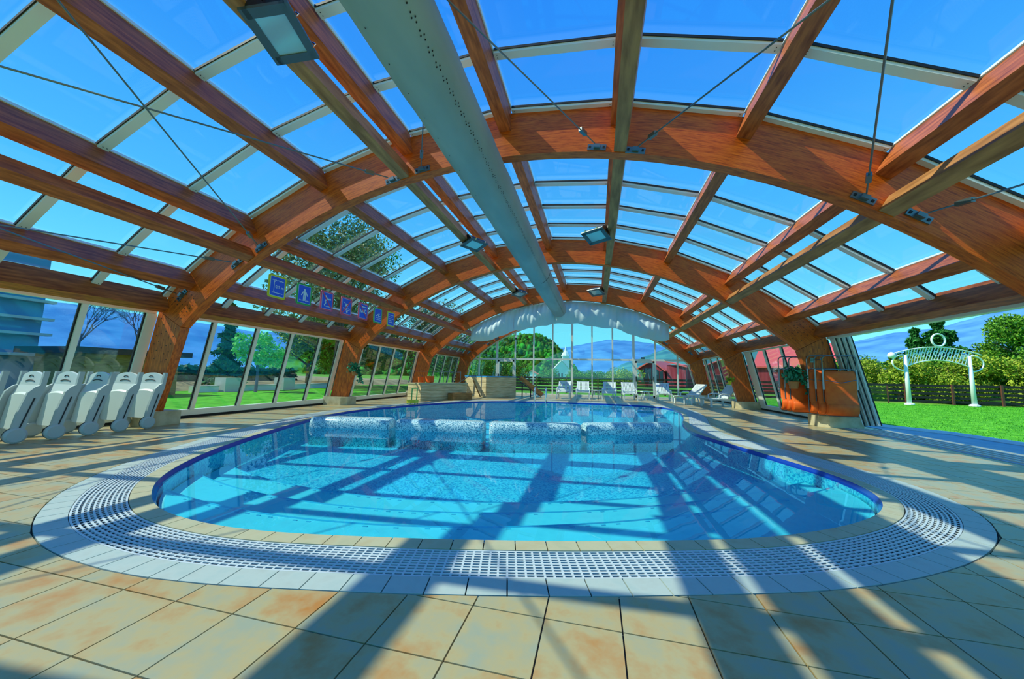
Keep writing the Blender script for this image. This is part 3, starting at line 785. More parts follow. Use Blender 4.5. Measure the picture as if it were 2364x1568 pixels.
# ------------------------------------------------------------------ safety signs
def text_mesh(body, size):
    cu = bpy.data.curves.new('txt', 'FONT'); cu.body = body; cu.size = size; cu.align_x = 'CENTER'; cu.align_y = 'CENTER'; cu.extrude = .002
    o = bpy.data.objects.new('txt', cu); COL.objects.link(o)
    me = bpy.data.meshes.new_from_object(o.evaluated_get(bpy.context.evaluated_depsgraph_get())); bpy.data.objects.remove(o)
    me.materials.clear(); me.materials.append(M['signwhite']); return me
SW, SH = .40, .46
def sign(i, frame, label):
    # local: x along the sign (world +Y), z up, face towards +X (into the hall)
    t = thing('safety_sign', label, 'sign', (-4.83, 5.62 + .672 * i, 2.755), math.pi / 2, 'hanging safety signs'); t.rotation_euler = (0, 0, math.radians(90))
    def rr(w, h, r, y0, y1):
        pts = []
        for cx, cy, a0 in ((w - r, h - r, 0), (-w + r, h - r, 90), (-w + r, -h + r, 180), (w - r, -h + r, 270)):
            pts += [(cx + r * math.cos(math.radians(a0 + a)), y0, cy + r * math.sin(math.radians(a0 + a))) for a in (0, 30, 60, 90)]
        return MB().prism(pts, (0, y1 - y0, 0))
    rr(SW / 2, SH / 2, .04, -.008, .008).build('board', frame, t)
    rr(SW / 2 - .035, SH / 2 - .035, .012, -.011, -.0082).build('white_line', 'signwhite', t)
    rr(SW / 2 - .042, SH / 2 - .042, .008, -.013, -.0112).build('blue_field', 'signblue', t)
    mb = MB(); Yf = -.0145
    def ln(pts, w=.012):
        for a, b in zip(pts[:-1], pts[1:]): mb.bar((a[0], Yf, a[1]), (b[0], Yf, b[1]), .003, w, Vector((0, 1, 0)).cross(Vector((b[0] - a[0], 0, b[1] - a[1]))).normalized())
    def wave(z, w=.13, am=.008): ln([(-w + 2 * w * k / 16, z + am * math.sin(k * 1.6)) for k in range(17)])
    def dot(x, z, r): mb.prism([(x + r * math.cos(2 * math.pi * k / 12), Yf - .0015, z + r * math.sin(2 * math.pi * k / 12)) for k in range(12)], (0, .003, 0))
    def figure(pts, w): ln(pts, w)
    if i == 0:
        wave(.12); ln([(-.12, -.13), (.12, -.13)]); ln([(-.08, .09), (-.08, -.11)], .009); ln([(-.10, .09), (-.06, .09)], .008); ln([(-.10, -.11), (-.06, -.11)], .008)
        o = link('lettering', text_mesh('0.5 m', .085), t); o.location = (.045, Yf - .001, -.01); o.rotation_euler = (math.pi / 2, 0, 0)
    elif i == 1:
        dot(0, .095, .026); ln([(0, .07), (0, -.02)], .062); ln([(-.035, .055), (-.085, -.03)], .022); ln([(.035, .055), (.085, -.03)], .022); ln([(-.02, -.02), (-.02, -.12)], .027); ln([(.02, -.02), (.02, -.12)], .027); wave(-.135)
    elif i == 2:
        ln([(-.06, .12), (.0, .05), (.06, .04)], .03); ln([(.0, .05), (-.07, -.01)], .036); ln([(-.07, -.01), (-.04, -.05), (-.09, -.11)], .026); dot(.09, .05, .024); wave(-.13, .09)
    elif i == 3:
        dot(0, .03, .05); ln([(-.09, .1), (-.03, .04)], .022); ln([(.09, .1), (.03, .04)], .022); wave(-.05); wave(-.09); dot(.02, -.13, .03)
    elif i == 4:
        ln([(-.13, .05), (-.09, -.05), (-.05, .03), (-.01, -.05), (.03, .05)], .02); ln([(.12, .04), (.07, .05), (.05, 0), (.07, -.05), (.12, -.04)], .02); ln([(-.1, .12), (.12, .12)], .025)
    elif i == 5:
        dot(.04, .04, .028); ln([(-.11, -.03), (-.02, .03), (.02, -.02), (.12, -.02)], .026); wave(-.07); wave(-.12)
    else:
        for k in range(5): ln([(-.12, .12 - .055 * k), (.12 - .05 * (k % 2), .12 - .055 * k)], .014)
        ln([(-.06, -.03), (.06, -.12)], .02)
    mb.build('pictogram', 'signwhite', t)
    if i in (2, 3, 4):
        s = -1 if i != 3 else 1
        MB().bar((-.16 * 1, Yf - .003, .19 * -s), (.16, Yf - .003, .19 * s), .003, .03, Vector((-.19 * s, 0, .16)).normalized()).build('prohibition_bar', 'signred', t)
    for x in (-.12, .12): MB().tube([(x, 0, SH / 2 - .01), (x * .9, 0, SH / 2 + .16)], .003, 4).build('cord', 'gasket', t)
for i, (fr, lb) in enumerate((('yellow', 'yellow bordered blue sign reading 0.5 m, nearest of the hanging signs'), ('green', 'green bordered blue sign with a white standing figure'), ('signred', 'red bordered blue sign with a struck-through diving figure'), ('signred', 'red bordered blue sign with a round splashing figure struck through'), ('signred', 'red bordered blue sign with crossed zigzag pictogram, fifth of the hanging signs'), ('green', 'green bordered blue sign with a white swimmer'), ('yellow', 'yellow bordered blue sign with lines of print, farthest of the hanging signs'))):
    sign(i, fr, lb)

# ------------------------------------------------------------------ folded white loungers on the left
def folded_lounger():
    t = thing('folded_lounger', '', 'lounger', (-6.72, 3.3, 0), 0, 'folded white loungers standing in a row')
    # leaning profile in local (y, z): wheel at the foot, head leaning away
    side = [(.0, .12), (.05, .03), (.12, .08), (.15, .30), (.225, .60), (.26, .72), (.29, 1.0), (.235, 1.0), (.215, .80), (.17, .775), (.11, .70), (.045, .42)]
    for x in (-.31, .27):
        MB().prism([(x, y, z) for y, z in side], (.045, 0, 0)).build('side_rail', 'plasticgrey', t)
        MB().prism([(x + (.046 if x > 0 else -.006), y, z) for y, z in ((.07, .18), (.083, .18), (.185, .62), (.17, .62))], (.006, 0, 0)).build('groove', 'rubber', t)
    secs = []
    for u in np.linspace(-1, 1, 15):
        top = 1.0 - .07 * u * u; x = u * .265
        pr = [(.10, .2), (.14, .2), (.20, .62), (.25, .78), (.278, top), (.245, top), (.222, .80), (.16, .64)]
        secs.append([(x, y, z) for y, z in pr])
    MB().sweep(secs).build('back_panel', 'plastic', t)
    mb = MB()
    for z, w in ((.93, .05), (.86, .12)): mb.tube([(u * w, .231 + (z - .9) * .11, z + .012 - .02 * (u * u)) for u in np.linspace(-1, 1, 7)], .007, 5)
    mb.build('hand_slot', 'rubber', t)
    secs = []
    for u in np.linspace(-1, 1, 13):
        x = u * .25; b = .72 - .03 * u * u
        secs.append([(x, .09, .18), (x, .12, .18), (x, .19, b - .06), (x, .185, b - .02), (x, .15, b - .05)])
    MB().sweep(secs).build('seat_panel', 'plastic', t)
    for x in (-.3, .26):
        MB().lathe([(.03, -.02), (.10, -.02), (.108, -.01), (.108, .035), (.085, .05)], (x + .03, .06, .108), 18, 'x').build('wheel', 'plasticgrey', t)
        MB().lathe([(.111, -.012), (.111, -.002)], (x + .03, .06, .111), 18, 'x').build('tyre', 'rubber', t)
    return t
fl = folded_lounger()
fls = ['leftmost visible white folded lounger, half cut by the picture edge', 'second white folded lounger from the left picture edge', 'third white folded lounger from the left picture edge', 'fourth white folded lounger from the left picture edge', 'fifth white folded lounger, last but one before the timber leg', 'last white folded lounger beside the timber leg', 'white folded lounger just outside the left picture edge']
for i, y in enumerate((2.86, 3.23, 3.59, 3.96, 4.32, 4.69, 2.48)):
    o = fl if i == 0 else copy_tree(fl); o.location = (-6.75, y - .02, 0); o['label'] = fls[i]
    o.rotation_euler = (0, 0, math.radians(RND.uniform(-3, 3)))

# ------------------------------------------------------------------ white slatted loungers
def slat_lounger():
    t = thing('sun_lounger', '', 'lounger', (0, 0, 0), 0, 'white slatted sun loungers by the end wall')
    for s in (-1, 1):
        MB().bar((s * .31, -.65, .30), (s * .31, .45, .30), .05, .07).build('side_rail', 'plastic', t)
        for y in (-.58, .38): MB().bar((s * .31, y, 0), (s * .31, y, .28), .06, .07, (0, 1, 0)).build('leg', 'plastic', t)
        MB().tube([(s * .335, -.25, .33), (s * .335, -.24, .47), (s * .335, -.1, .52), (s * .335, .2, .52), (s * .335, .28, .34)], .025, 6).build('armrest', 'plastic', t)
        MB().bar((s * .29, .12, .32), (s * .29, .62, .86), .05, .05).build('back_rail', 'plastic', t)
    for i in range(9): MB().box((0, -.6 + i * .085, .335), (.58, .062, .02)).build('seat_slat', 'plastic', t)
    for i in range(8):
        x = -.245 + i * .07; MB().bar((x, .14, .35), (x, .60, .85), .05, .018, (0, -1, 1)).build('back_slat', 'plastic', t)
    for z, y in ((.84, .6), (.40, .17)): MB().box((0, y, z), (.6, .03, .07)).build('crossbar', 'plastic', t)
    return t
sl0 = slat_lounger()
spots = [(-.22, 18.3, 0, 'leftmost white slatted lounger at the end wall, near the pool ladder'), (.72, 18.6, 2, 'second white slatted lounger from the pool ladder'), (2.02, 18.5, -3, 'third white slatted lounger from the pool ladder, half its back in shade'), (3.0, 18.85, 3, 'fourth white slatted lounger from the pool ladder, tilted and sunlit'), (4.7, 19.3, -4, 'fifth white slatted lounger from the pool ladder, in shade before the red house'),
         (5.55, 17.6, -62, 'white lounger seen from the side, left of the small plastic table'), (6.30, 16.2, -70, 'white lounger seen from the side, nearest the third arch leg')]
for i, (x, y, a, l) in enumerate(spots):
    o = sl0 if i == 0 else copy_tree(sl0); o.location = (x, y, 0); o.rotation_euler = (0, 0, math.radians(a)); o['label'] = l
def small_table(x, y, label):
    t = thing('side_table', label, 'table', (x, y, 0), .3, 'small white side tables')
    MB().lathe([(.25, .40), (.27, .41), (.27, .43), (.24, .44)], (0, 0, 0), 20).build('table_top', 'plastic', t)
    for a in (45, 135, 225, 315):
        c, s = math.cos(math.radians(a)), math.sin(math.radians(a)); MB().bar((c * .24, s * .24, 0), (c * .16, s * .16, .40), .05, .03).build('leg', 'plastic', t)
small_table(1.38, 18.9, 'white side table between the second and third slatted loungers')
small_table(3.82, 19.1, 'white side table left of the lounger in shade')
small_table(5.45, 16.75, 'white plastic table between the two side-on loungers')
t = thing('yellow_cone_lamp', 'little yellow cup standing on the rearmost side-on lounger', 'cup', (6.28, 16.55, .86)) if False else None

# ------------------------------------------------------------------ orange folding chairs hung on the second arch
def orange_chair():
    t = thing('folding_chair', '', 'chair', (0, 0, 0), 0, 'orange folding chairs hung in a stack')
    def rrect(w, z0, z1, r, y):
        pts = []
        for cx, cz, a0 in ((w - r, z1 - r, 0), (-w + r, z1 - r, 90), (-w + r, z0 + r, 180), (w - r, z0 + r, 270)):
            pts += [(cx + r * math.cos(math.radians(a0 + a)), y, cz + r * math.sin(math.radians(a0 + a))) for a in (0, 30, 60, 90)]
        return pts
    MB().tube(rrect(.31, 0, 1.10, .08, .03), .012, 7, True).build('seat_frame', 'steel', t, True)
    MB().tube(rrect(.33, .72, 1.42, .09, .0), .013, 7, True).build('arm_frame', 'steel', t, True)
    for s in (-1, 1): MB().bar((s * .325, -.01, .62), (s * .325, .0, 1.1), .03, .025, (0, 1, 0)).build('armrest', 'plasticgrey', t)
    secs = []
    for w, y in ((1.06, .01), (1.0, -.02), (.85, -.035), (.6, -.04), (.36, -.05), (.30, -.10), (.18, -.11), (.07, -.06), (.03, .0)):
        hw = .30 if w > .9 else .31
        secs.append([(-hw, y + .02, w), (-hw * .9, y, w), (0, y - .012, w), (hw * .9, y, w), (hw, y + .02, w), (hw, y + .032, w), (-hw, y + .032, w)])
    MB().sweep(secs).build('sling', 'orange', t, True)
    secs = []
    for w, y in ((.30, -.05), (.29, -.11), (.20, -.135), (.10, -.12), (.02, -.05)):
        secs.append([(-.30, y + .03, w), (-.27, y, w), (0, y - .015, w), (.27, y, w), (.30, y + .03, w), (.29, y + .05, w), (-.29, y + .05, w)])
    MB().sweep(secs).build('seat_pocket', 'orange', t, True)
    MB().tube([(-.3, -.05, .84), (0, -.07, .78), (.3, -.05, .86)], .007, 5).build('strap', 'steel', t)
    return t
oc = orange_chair()
oclab = ['front orange folding chair, its whole sling showing, on the second arch leg', 'second orange folding chair in the stack, right behind the front one', 'third orange folding chair in the stack on the second arch leg', 'fourth orange folding chair in the stack, beside the hanging plant', 'fifth orange folding chair in the stack, behind the hanging plant', 'rearmost orange folding chair of the stack']
for i, (x, y, z, a) in enumerate(((6.98, 9.95, .285, -4), (6.88, 10.06, .29, -4), (6.78, 10.17, .30, -5), (6.60, 10.62, .29, -4), (6.53, 10.73, .30, -3), (6.46, 10.84, .31, -4))):
    o = oc if i == 0 else copy_tree(oc); o.location = (x, y, z); o.rotation_euler = (math.radians(2), 0, math.radians(a)); o['label'] = oclab[i]
t = thing('wall_hook', 'steel hook bar on the second arch leg carrying the orange chairs', 'hook', (6.65, 10.29, 1.62))
MB().tube([(0, .02, 0), (0, -.32, 0), (0, -.34, .05)], .012, 6).build('bar', 'steel', t); MB().box((0, .012, 0), (.1, .012, .12)).build('plate', 'steel', t)

# ------------------------------------------------------------------ hanging plants
def leaf_cloud(rng, n, fn, size, aspect=1.8):
    c = np.array([fn(rng) for _ in range(n)]); d = rng.normal(size=(n, 3)); d /= np.linalg.norm(d, axis=1)[:, None]
    e = rng.normal(size=(n, 3)); e -= d * (e * d).sum(1)[:, None]; e /= np.linalg.norm(e, axis=1)[:, None]
    s = size * rng.uniform(.6, 1.3, (n, 1)); a = d * s * aspect / 2; b = e * s / 2
    V = np.stack([c - a, c + b, c + a, c - b], 1).reshape(-1, 3); F = np.arange(4 * n).reshape(-1, 4)
    return V, F
def hanging_plant(loc, s, label, seed):
    t = thing('hanging_plant', label, 'plant', loc); rng = np.random.default_rng(seed)
    MB().lathe([(.07, -.14), (.10, -.02), (.115, 0), (.10, 0), (.09, -.03)], (0, 0, 0), 14).build('pot', 'terracotta', t)
    MB().tube([(0, .0, -.03), (.0, .18, -.03)], .012, 6).build('bracket', 'steel', t)
    def f(r):
        u = r.uniform(0, 1); a = r.uniform(0, 6.28); q = r.uniform(.04, .24) * (1 - .3 * u)
        if r.uniform() < .3: return np.array((s * (-.12 - .2 * u) + r.normal() * .03, -.08 + r.normal() * .04, .02 - .4 * u * u))
        return np.array((q * math.cos(a), q * math.sin(a) - .05, .02 + .22 * u + r.normal() * .03))
    V, F = leaf_cloud(rng, 420, f, .05); npmesh('foliage', V, F, 'leafdark', t)
hanging_plant((-6.33, 10.10, 1.12), -1, 'trailing green pot plant on the left leg of the second arch', 3)
hanging_plant((6.22, 10.12, 1.10), -1, 'bushy green pot plant beside the orange chairs', 4)
t = bpy.data.objects['hanging_plant.001']; t.location = (6.24, 10.36, 1.08); t.scale = (1.15, 1.15, 1.3)
t = thing('yellow_flower_pot', 'yellow hanging flower pot on a cord by the third arch leg', 'flower pot', (6.42, 15.3, 1.0))
MB().lathe([(.03, -.08), (.085, .07), (.075, .07)], (0, 0, 0), 10).build('pot', 'yellow', t)
MB().tube([(0, 0, .05), (0, 0, .7), (.3, 0, 1.0)], .005, 4).build('cord', 'gasket', t)
V, F = leaf_cloud(np.random.default_rng(9), 90, lambda r: np.array((r.normal() * .06, r.normal() * .06, .1 + r.normal() * .04)), .05); npmesh('foliage', V, F, 'leaf_yel', t)

# ------------------------------------------------------------------ hot tub corner
def obox(t, name, a, b, depth, z0, z1, mats, planks=0, cap=None):
    a = Vector((*a, 0)); b = Vector((*b, 0)); d = (b - a).normalized(); n_ = Vector((-d.y, d.x, 0)); L = (b - a).length
    MB().prism([a + Vector((0, 0, z0)), b + Vector((0, 0, z0)), b + n_ * depth + Vector((0, 0, z0)), a + n_ * depth + Vector((0, 0, z0))], (0, 0, z1 - z0)).build(name, mats, t)
    if planks:
        h = (z1 - z0) / planks
        for i in range(planks):
            for p, q in ((a, b), (a + n_ * depth, a), (b, b + n_ * depth)):
                dd = (q - p).normalized(); nn = Vector((dd.y, -dd.x, 0)); zc = z0 + h * (i + .5)
                MB().bar(p + nn * .012 + Vector((0, 0, zc)), q + nn * .012 + Vector((0, 0, zc)), .02, h - .012).build('plank', mats, t)
    if cap: MB().prism([a - d * .04 - n_ * .05 + Vector((0, 0, z1)), b + d * .04 - n_ * .05 + Vector((0, 0, z1)), b + d * .04 + n_ * (depth + .04) + Vector((0, 0, z1)), a - d * .04 + n_ * (depth + .04) + Vector((0, 0, z1))], (0, 0, .05)).build('rim', cap, t)
t = thing('plunge_pool_cabinet', 'low wood panelled plunge pool with pale rim by the left windows', 'plunge pool')
obox(t, 'body', (-5.5, 13.12), (-4.35, 15.2), .98, 0, .66, 'cabin', 5, 'coping')
t = thing('wooden_step', 'brown wooden step box in front of the low plunge pool', 'step')
obox(t, 'body', (-4.52, 14.05), (-4.0, 15.0), .3, 0, .30, 'brown', 2)
t = thing('tall_tub_cabinet', 'tall wood panelled tub with blue tiled rim by the end wall', 'tub')
obox(t, 'body', (-3.85, 16.6), (-2.72, 18.1), 1.9, 0, 1.0, 'cabin', 4, 'bluerail')
MB().bar((-4.05, 16.33, .05), (-4.3, 15.95, .85), .04, .05).build('stair_rail', 'brown', t)
MB().tube([(-4.0, 16.3, 0), (-4.0, 16.3, 1.05), (-4.5, 16.0, 1.05), (-4.9, 15.6, .7)], .018, 6).build('handrail', 'steel', t, True)
t = thing('stair_cheek', 'brown sloping stair board right of the tall tub', 'stair board', (-2.5, 18.2, 0))
MB().bar((0, .0, 1.0), (1.15, .2, .12), .05, .24, (0, 0, 1)).build('board', 'brown', t)
MB().bar((0, .08, .78), (1.05, .26, .05), .6, .03, (0, 0, 1)).build('tread_underside', 'darkwood', t)
for x, z in ((.1, .82), (.55, .45)): MB().bar((x, .1, 0), (x, .1, z), .05, .05, (0, 1, 0)).build('post', 'darkwood', t)
t = thing('orange_tub', 'round orange tub standing on the low plunge pool', 'tub', (-5.75, 14.35, .72))
MB().lathe([(.15, 0), (.18, .03), (.19, .26), (.20, .28), (.18, .28)], (0, 0, 0), 20).build('body', 'orange', t)
t = thing('orange_bucket', 'smaller orange bucket left of the round orange tub', 'bucket', (-6.12, 14.2, .72))
MB().lathe([(.10, 0), (.12, .24), (.11, .24)], (0, 0, 0), 16).build('body', 'orange', t); MB().tube([(-.12, 0, .22), (0, 0, .34), (.12, 0, .22)], .006, 5).build('handle', 'steel', t)
t = thing('tub_rail', 'thin steel rail around the low plunge pool', 'rail', (0, 0, .72))
for x, y in ((-6.5, 14.1), (-5.35, 14.9), (-4.75, 15.45)): MB().tube([(x, y, 0), (x, y, .5)], .014, 6).build('post', 'steel', t)
MB().tube([(-6.5, 14.1, .48), (-5.35, 14.9, .48), (-4.75, 15.45, .48)], .012, 6).build('rail', 'steel', t)
t = thing('poolside_stool', 'small yellow topped stool with green frame at the left pool edge', 'stool', (-5.02, 11.6, 0))
MB().box((0, 0, .10), (.34, .25, .10)).build('seat', 'yellow', t)
for s in (-1, 1):
    for yy in (-.1, .1): MB().tube([(s * .14, yy, 0), (s * .14, yy, .06)], .014, 6).build('leg', 'green', t)
    MB().tube([(s * .10, .1, .12), (s * .10, .12, .55)], .018, 6).build('rail_post', 'green', t)
MB().tube([(-.12, .12, .55), (.12, .12, .55)], .022, 6).build('rail', 'green', t)

# ------------------------------------------------------------------ outdoors: ground
def az(a, d): a = math.radians(a); return (CAM.x + d * math.sin(a), CAM.y + d * math.cos(a))
mb = MB()
v, f_ = fill([[(-400, -300), (400, -300), (400, 600), (-400, 600)], [(-8.0, -1.2), (-8.0, 21.2), (8.0, 21.2), (8.0, -1.2)]], -.06); mb.add(v, f_)
tag(mb.build('ground', 'grassl'), kind='structure')
mb = MB(); lawn = [(9.0, 5.0), (40, 5), (40, 24.4), (8.05, 24.4), (8.05, 11.3), (8.5, 10.6), (8.9, 9.9)]
v, f_ = fill([lawn], -.02); mb.add(v, f_); tag(mb.build('lawn', 'grass'), kind='structure')
mb = MB(); v, f_ = fill([[(-40, -2), (-8.05, -2), (-8.05, 30), (-40, 30)]], -.03); mb.add(v, f_)
v, f_ = fill([[(-8, 21.3), (8.05, 21.3), (8.05, 24.4), (-8, 24.4)]], -.02); mb.add(v, f_); tag(mb.build('lawn', 'grass'), kind='structure')
tag(MB().mm((8.0, -2, -.05), (9.0, 11.2, -.012)).build('paved_path', 'paving'), kind='structure')
tag(MB().tube([(9.0, 4.5, 0), (9.0, 8.6, 0), (8.95, 9.9, 0), (8.55, 10.6, 0), (8.1, 11.3, 0)], .06, 6).build('path_kerb', 'whitepaint'), kind='structure')
tag(MB().mm((-8.0, 21.05, -.05), (8.0, 22.2, -.008)).build('paved_path', 'paving'), kind='structure')
# short grass blades on the lawn
rng = np.random.default_rng(5); NG = 60000
gx = rng.uniform(8.3, 30, NG); gy = rng.uniform(6, 24.3, NG); ok = ~((gx < 9.1) & (gy < 11.4)); gx = gx[ok]; gy = gy[ok]; ng = len(gx)
h = rng.uniform(.0, .025, ng); a = rng.uniform(0, 6.28, ng); w = .008
V = np.stack([np.c_[gx - w * np.cos(a), gy - w * np.sin(a), np.full(ng, -.02)], np.c_[gx + w * np.cos(a), gy + w * np.sin(a), np.full(ng, -.02)], np.c_[gx + rng.normal(0, .02, ng), gy + rng.normal(0, .02, ng), h]], 1).reshape(-1, 3)
M['blade'] = leafmat('grass_blade', (.03, .26, .01), (.16, .58, .04))
tag(npmesh('grass_blades', V, np.arange(3 * ng).reshape(-1, 3), 'blade'), 'short bright green grass of the garden lawn', 'grass', kind='stuff')

# ------------------------------------------------------------------ fence
fn = thing('garden_fence', 'long dark horizontal board fence behind the lawn', 'fence', (0, 24.6, 0))
px = list(np.arange(-9, 27.1, 2.1))
bm_ = MB().box((0, 0, 0), (2.08, .03, .135)).mesh('board', 'fence'); pm = MB().box((0, 0, .55), (.09, .07, 1.12)).mesh('post', 'fencepost')
for x in px: o = link('post', pm, fn); o.location = (x, -.05, 0)
for x in px[:-1]:
    for i in range(5): o = link('board', bm_, fn); o.location = (x + 1.05, 0, .14 + i * .218)
t = thing('notice_panel', 'grey translucent panel fixed to the fence left of the garden arch', 'panel', (16.9, 24.48, -.02))
MB().box((0, 0, .55), (1.0, .02, .9)).build('sheet', 'wglass', t)
for x in (-.52, .52): MB().box((x, 0, .48), (.05, .05, 1.0)).build('frame', 'fencepost', t)

# ------------------------------------------------------------------ garden arch
t = thing('garden_arch', 'white metal garden arch with slatted curved top and ring finial', 'garden arch', (18.85, 23.2, 0), math.radians(10))
HWd = 1.58
for s in (-1, 1):
    MB().tube([(s * HWd, 0, 0), (s * HWd, 0, 2.6)], [.10, .07], 10).build('post', 'whitepaint', t, True)
    MB().lathe([(.2, 0), (.2, .06), (.13, .1)], (s * HWd, 0, 0), 12).build('foot', 'whitepaint', t)
    pts = [(s * (HWd + .08 + .58 * math.sin(a)), 0, 2.2 + .42 * math.cos(a)) for a in np.linspace(0, math.pi, 12)]
    MB().tube(pts, .035, 7).build('scroll', 'whitepaint', t, True)
def arcz(x, top): return (2.62 + .42 * (1 - (x / 2.3) ** 2)) if top else (1.98 + .38 * (1 - (x / 1.6) ** 2))
MB().tube([(x, 0, arcz(x, 1)) for x in np.linspace(-2.2, 2.2, 30)], .03, 7).build('top_rail', 'whitepaint', t, True)
MB().tube([(x, 0, arcz(x, 0)) for x in np.linspace(-1.58, 1.58, 26)], .03, 7).build('bottom_rail', 'whitepaint', t, True)
for x in np.linspace(-1.5, 1.75, 23):
    xb = max(-1.55, x - .28); MB().bar((xb, 0, arcz(min(1.55, xb), 0)), (min(x, 1.6), 0, arcz(min(x, 1.6), 1) - .02), .03, .022, (0, 1, 0)).build('slat', 'whitepaint', t)
for x in np.linspace(-1.35, 1.35, 9):
    zc = (arcz(x, 1) + arcz(x, 0)) / 2; MB().tube([(x + .11 * math.cos(q), .02, zc + .13 * math.sin(q)) for q in np.linspace(.4, 5.2, 10)], .028, 6).build('scroll_ornament', 'whitepaint', t)
MB().tube([(.15 + .33 * math.cos(q), 0, 3.42 + .33 * math.sin(q)) for q in np.linspace(0, 2 * math.pi, 24, endpoint=False)], .045, 8, True).build('ring', 'whitepaint', t, True)
MB().lathe([(.02, -.17), (.12, -.12), (.17, 0), (.12, .12), (.02, .17)], (-2.25, 0, 2.58), 12).build('ball', 'whitepaint', t, True)

# ------------------------------------------------------------------ trees
def branches(mb, rng, p, d, L, r, depth):
    q = p + d * L; mb.tube([p, (p + q) / 2 + Vector(rng.normal(0, L * .04, 3)), q], [r, r * .8, r * .6], 5)
    if depth == 0: return
    for _ in range(3):
        nd = (d + Vector(rng.normal(0, .33, 3))).normalized(); nd.z = abs(nd.z) * .8 + .15
        branches(mb, rng, q - d * L * rng.uniform(0, .35), nd.normalized(), L * .68, r * .58, depth - 1)
def broad(name, label, x, y, h, rx, mat, seed, n=1600, size=.22, z0=0, group=None, trunkfrac=.35, cat='tree', bark='bark'):
    t = thing(name, label, cat, (x, y, z0), 0, group); rng = np.random.default_rng(seed)
    mb = MB(); mb.tube([(0, 0, -.1), (.04 * h * .2, 0, h * .3), (0, 0, h * .75)], [h * .025, h * .02, h * .008], 7)
    for k in range(6):
        a = rng.uniform(0, 6.28); zz = h * rng.uniform(.3, .6); mb.tube([(0, 0, zz), (rx * .6 * math.cos(a), rx * .6 * math.sin(a), zz + h * .2)], [h * .012, h * .004], 5)
    mb.build('trunk', bark, t)
    blobs = [(np.array((rng.normal() * rx * .42, rng.normal() * rx * .42, h * rng.uniform(trunkfrac, .86))), rx * rng.uniform(.35, .55)) for _ in range(11)]
    def f(r):
        c, q = blobs[r.integers(len(blobs))]; d = r.normal(size=3); d /= np.linalg.norm(d); return c + d * q * r.uniform(.55, 1.05)
    V, F = leaf_cloud(rng, n, f, size); V[:, 2] = np.clip(V[:, 2], .02, None); npmesh('crown', V, F, mat, t); return t
def conifer(name, label, x, y, h, rx, seed, n=2600, size=.35, z0=0, group=None, mat='leaf_con'):
    t = thing(name, label, 'tree', (x, y, z0), 0, group); rng = np.random.default_rng(seed)
    MB().tube([(0, 0, -.1), (0, 0, h * .97)], [h * .02, .02], 7).build('trunk', 'bark', t)
    def f(r):
        k = r.integers(0, 15); zz = h * (.08 + .9 * k / 15); R = rx * (1 - k / 15.5) * (.75 + .35 * math.sin(k * 2.3)); a = r.uniform(0, 6.28)
        lob = .72 + .28 * math.sin(a * 5 + k); q = R * lob * math.sqrt(r.uniform(.05, 1)); return np.array((q * math.cos(a), q * math.sin(a), zz - q * .28 + r.normal() * h * .012))
    V, F = leaf_cloud(rng, n, f, size, 2.2); V[:, 2] = np.clip(V[:, 2], .02, None); npmesh('crown', V, F, mat, t); return t
x, y = az(37.2, 46); conifer('conifer_tree', 'tall dark conifer rising behind the garden arch', x, y, 6.9, 4.3, 11, 13000, .18)
x, y = az(35.6, 47); conifer('conifer_tree', 'slightly lower conifer left of the tallest one behind the garden arch', x, y, 6.3, 2.8, 12, 8000, .18)
x, y = az(33.9, 44); conifer('conifer_tree', 'low spreading dark conifer left of the garden arch', x, y, 3.7, 3.0, 13, 6000, .17)
x, y = az(42.4, 44); broad('leafy_tree', 'tall dark green tree at the right picture edge behind the fence', x, y, 6.2, 2.6, 'leaf_mid', 14, 14000, .11)
x, y = az(40.2, 48); conifer('conifer_tree', 'grey green conifer between the garden arch and the right picture edge', x, y, 4.7, 1.8, 15, 6000, .17)
EWB = ['right of the three at the left end', 'middle of the three at the left end', 'leftmost of all', 'left of the palest bush', 'right of the church', 'nearest the red house', 'just right of the spire', 'below the white cottage']
ORD = ['first', 'second', 'fourth', 'fifth', 'sixth', 'seventh', 'ninth', 'tenth', 'eleventh', 'twelfth', 'last', 'eighth', 'third']
BUSH = 'bushes in the row behind the fence'
for i, (a, d, h, r, mt) in enumerate(((26.5, 38, 2.4, 1.5, 'leaf_yel'), (28.8, 36, 2.6, 1.5, 'leaf_mid'), (30.8, 35, 2.9, 1.6, 'leaf_yel'), (32.4, 37, 2.7, 1.5, 'leaf_spring'), (34.0, 34, 2.6, 1.5, 'leaf_yel'), (35.8, 35, 2.6, 1.6, 'leaf_mid'), (37.6, 34, 2.9, 1.6, 'leaf_yel'), (39.4, 35, 3.2, 1.7, 'leaf_yel'), (41.2, 36, 3.3, 1.7, 'leaf_mid'), (43.0, 35, 3.2, 1.7, 'leaf_yel'), (44.8, 35, 3.6, 1.8, 'leaf_mid'), (36.6, 41, 3.2, 1.7, 'leaf_mid'), (31.5, 42, 3.1, 1.6, 'leaf_mid'))):
    x, y = az(a, d); kind = {'leaf_yel': 'yellow green', 'leaf_mid': 'mid green', 'leaf_spring': 'greyish'}[mt]
    broad('shrub', '%s bush, %s from the left in the row behind the garden fence' % (kind, ORD[i]), x, y, h, r, mt, 30 + i, 6500, .085, 0, BUSH, .12, 'bush')
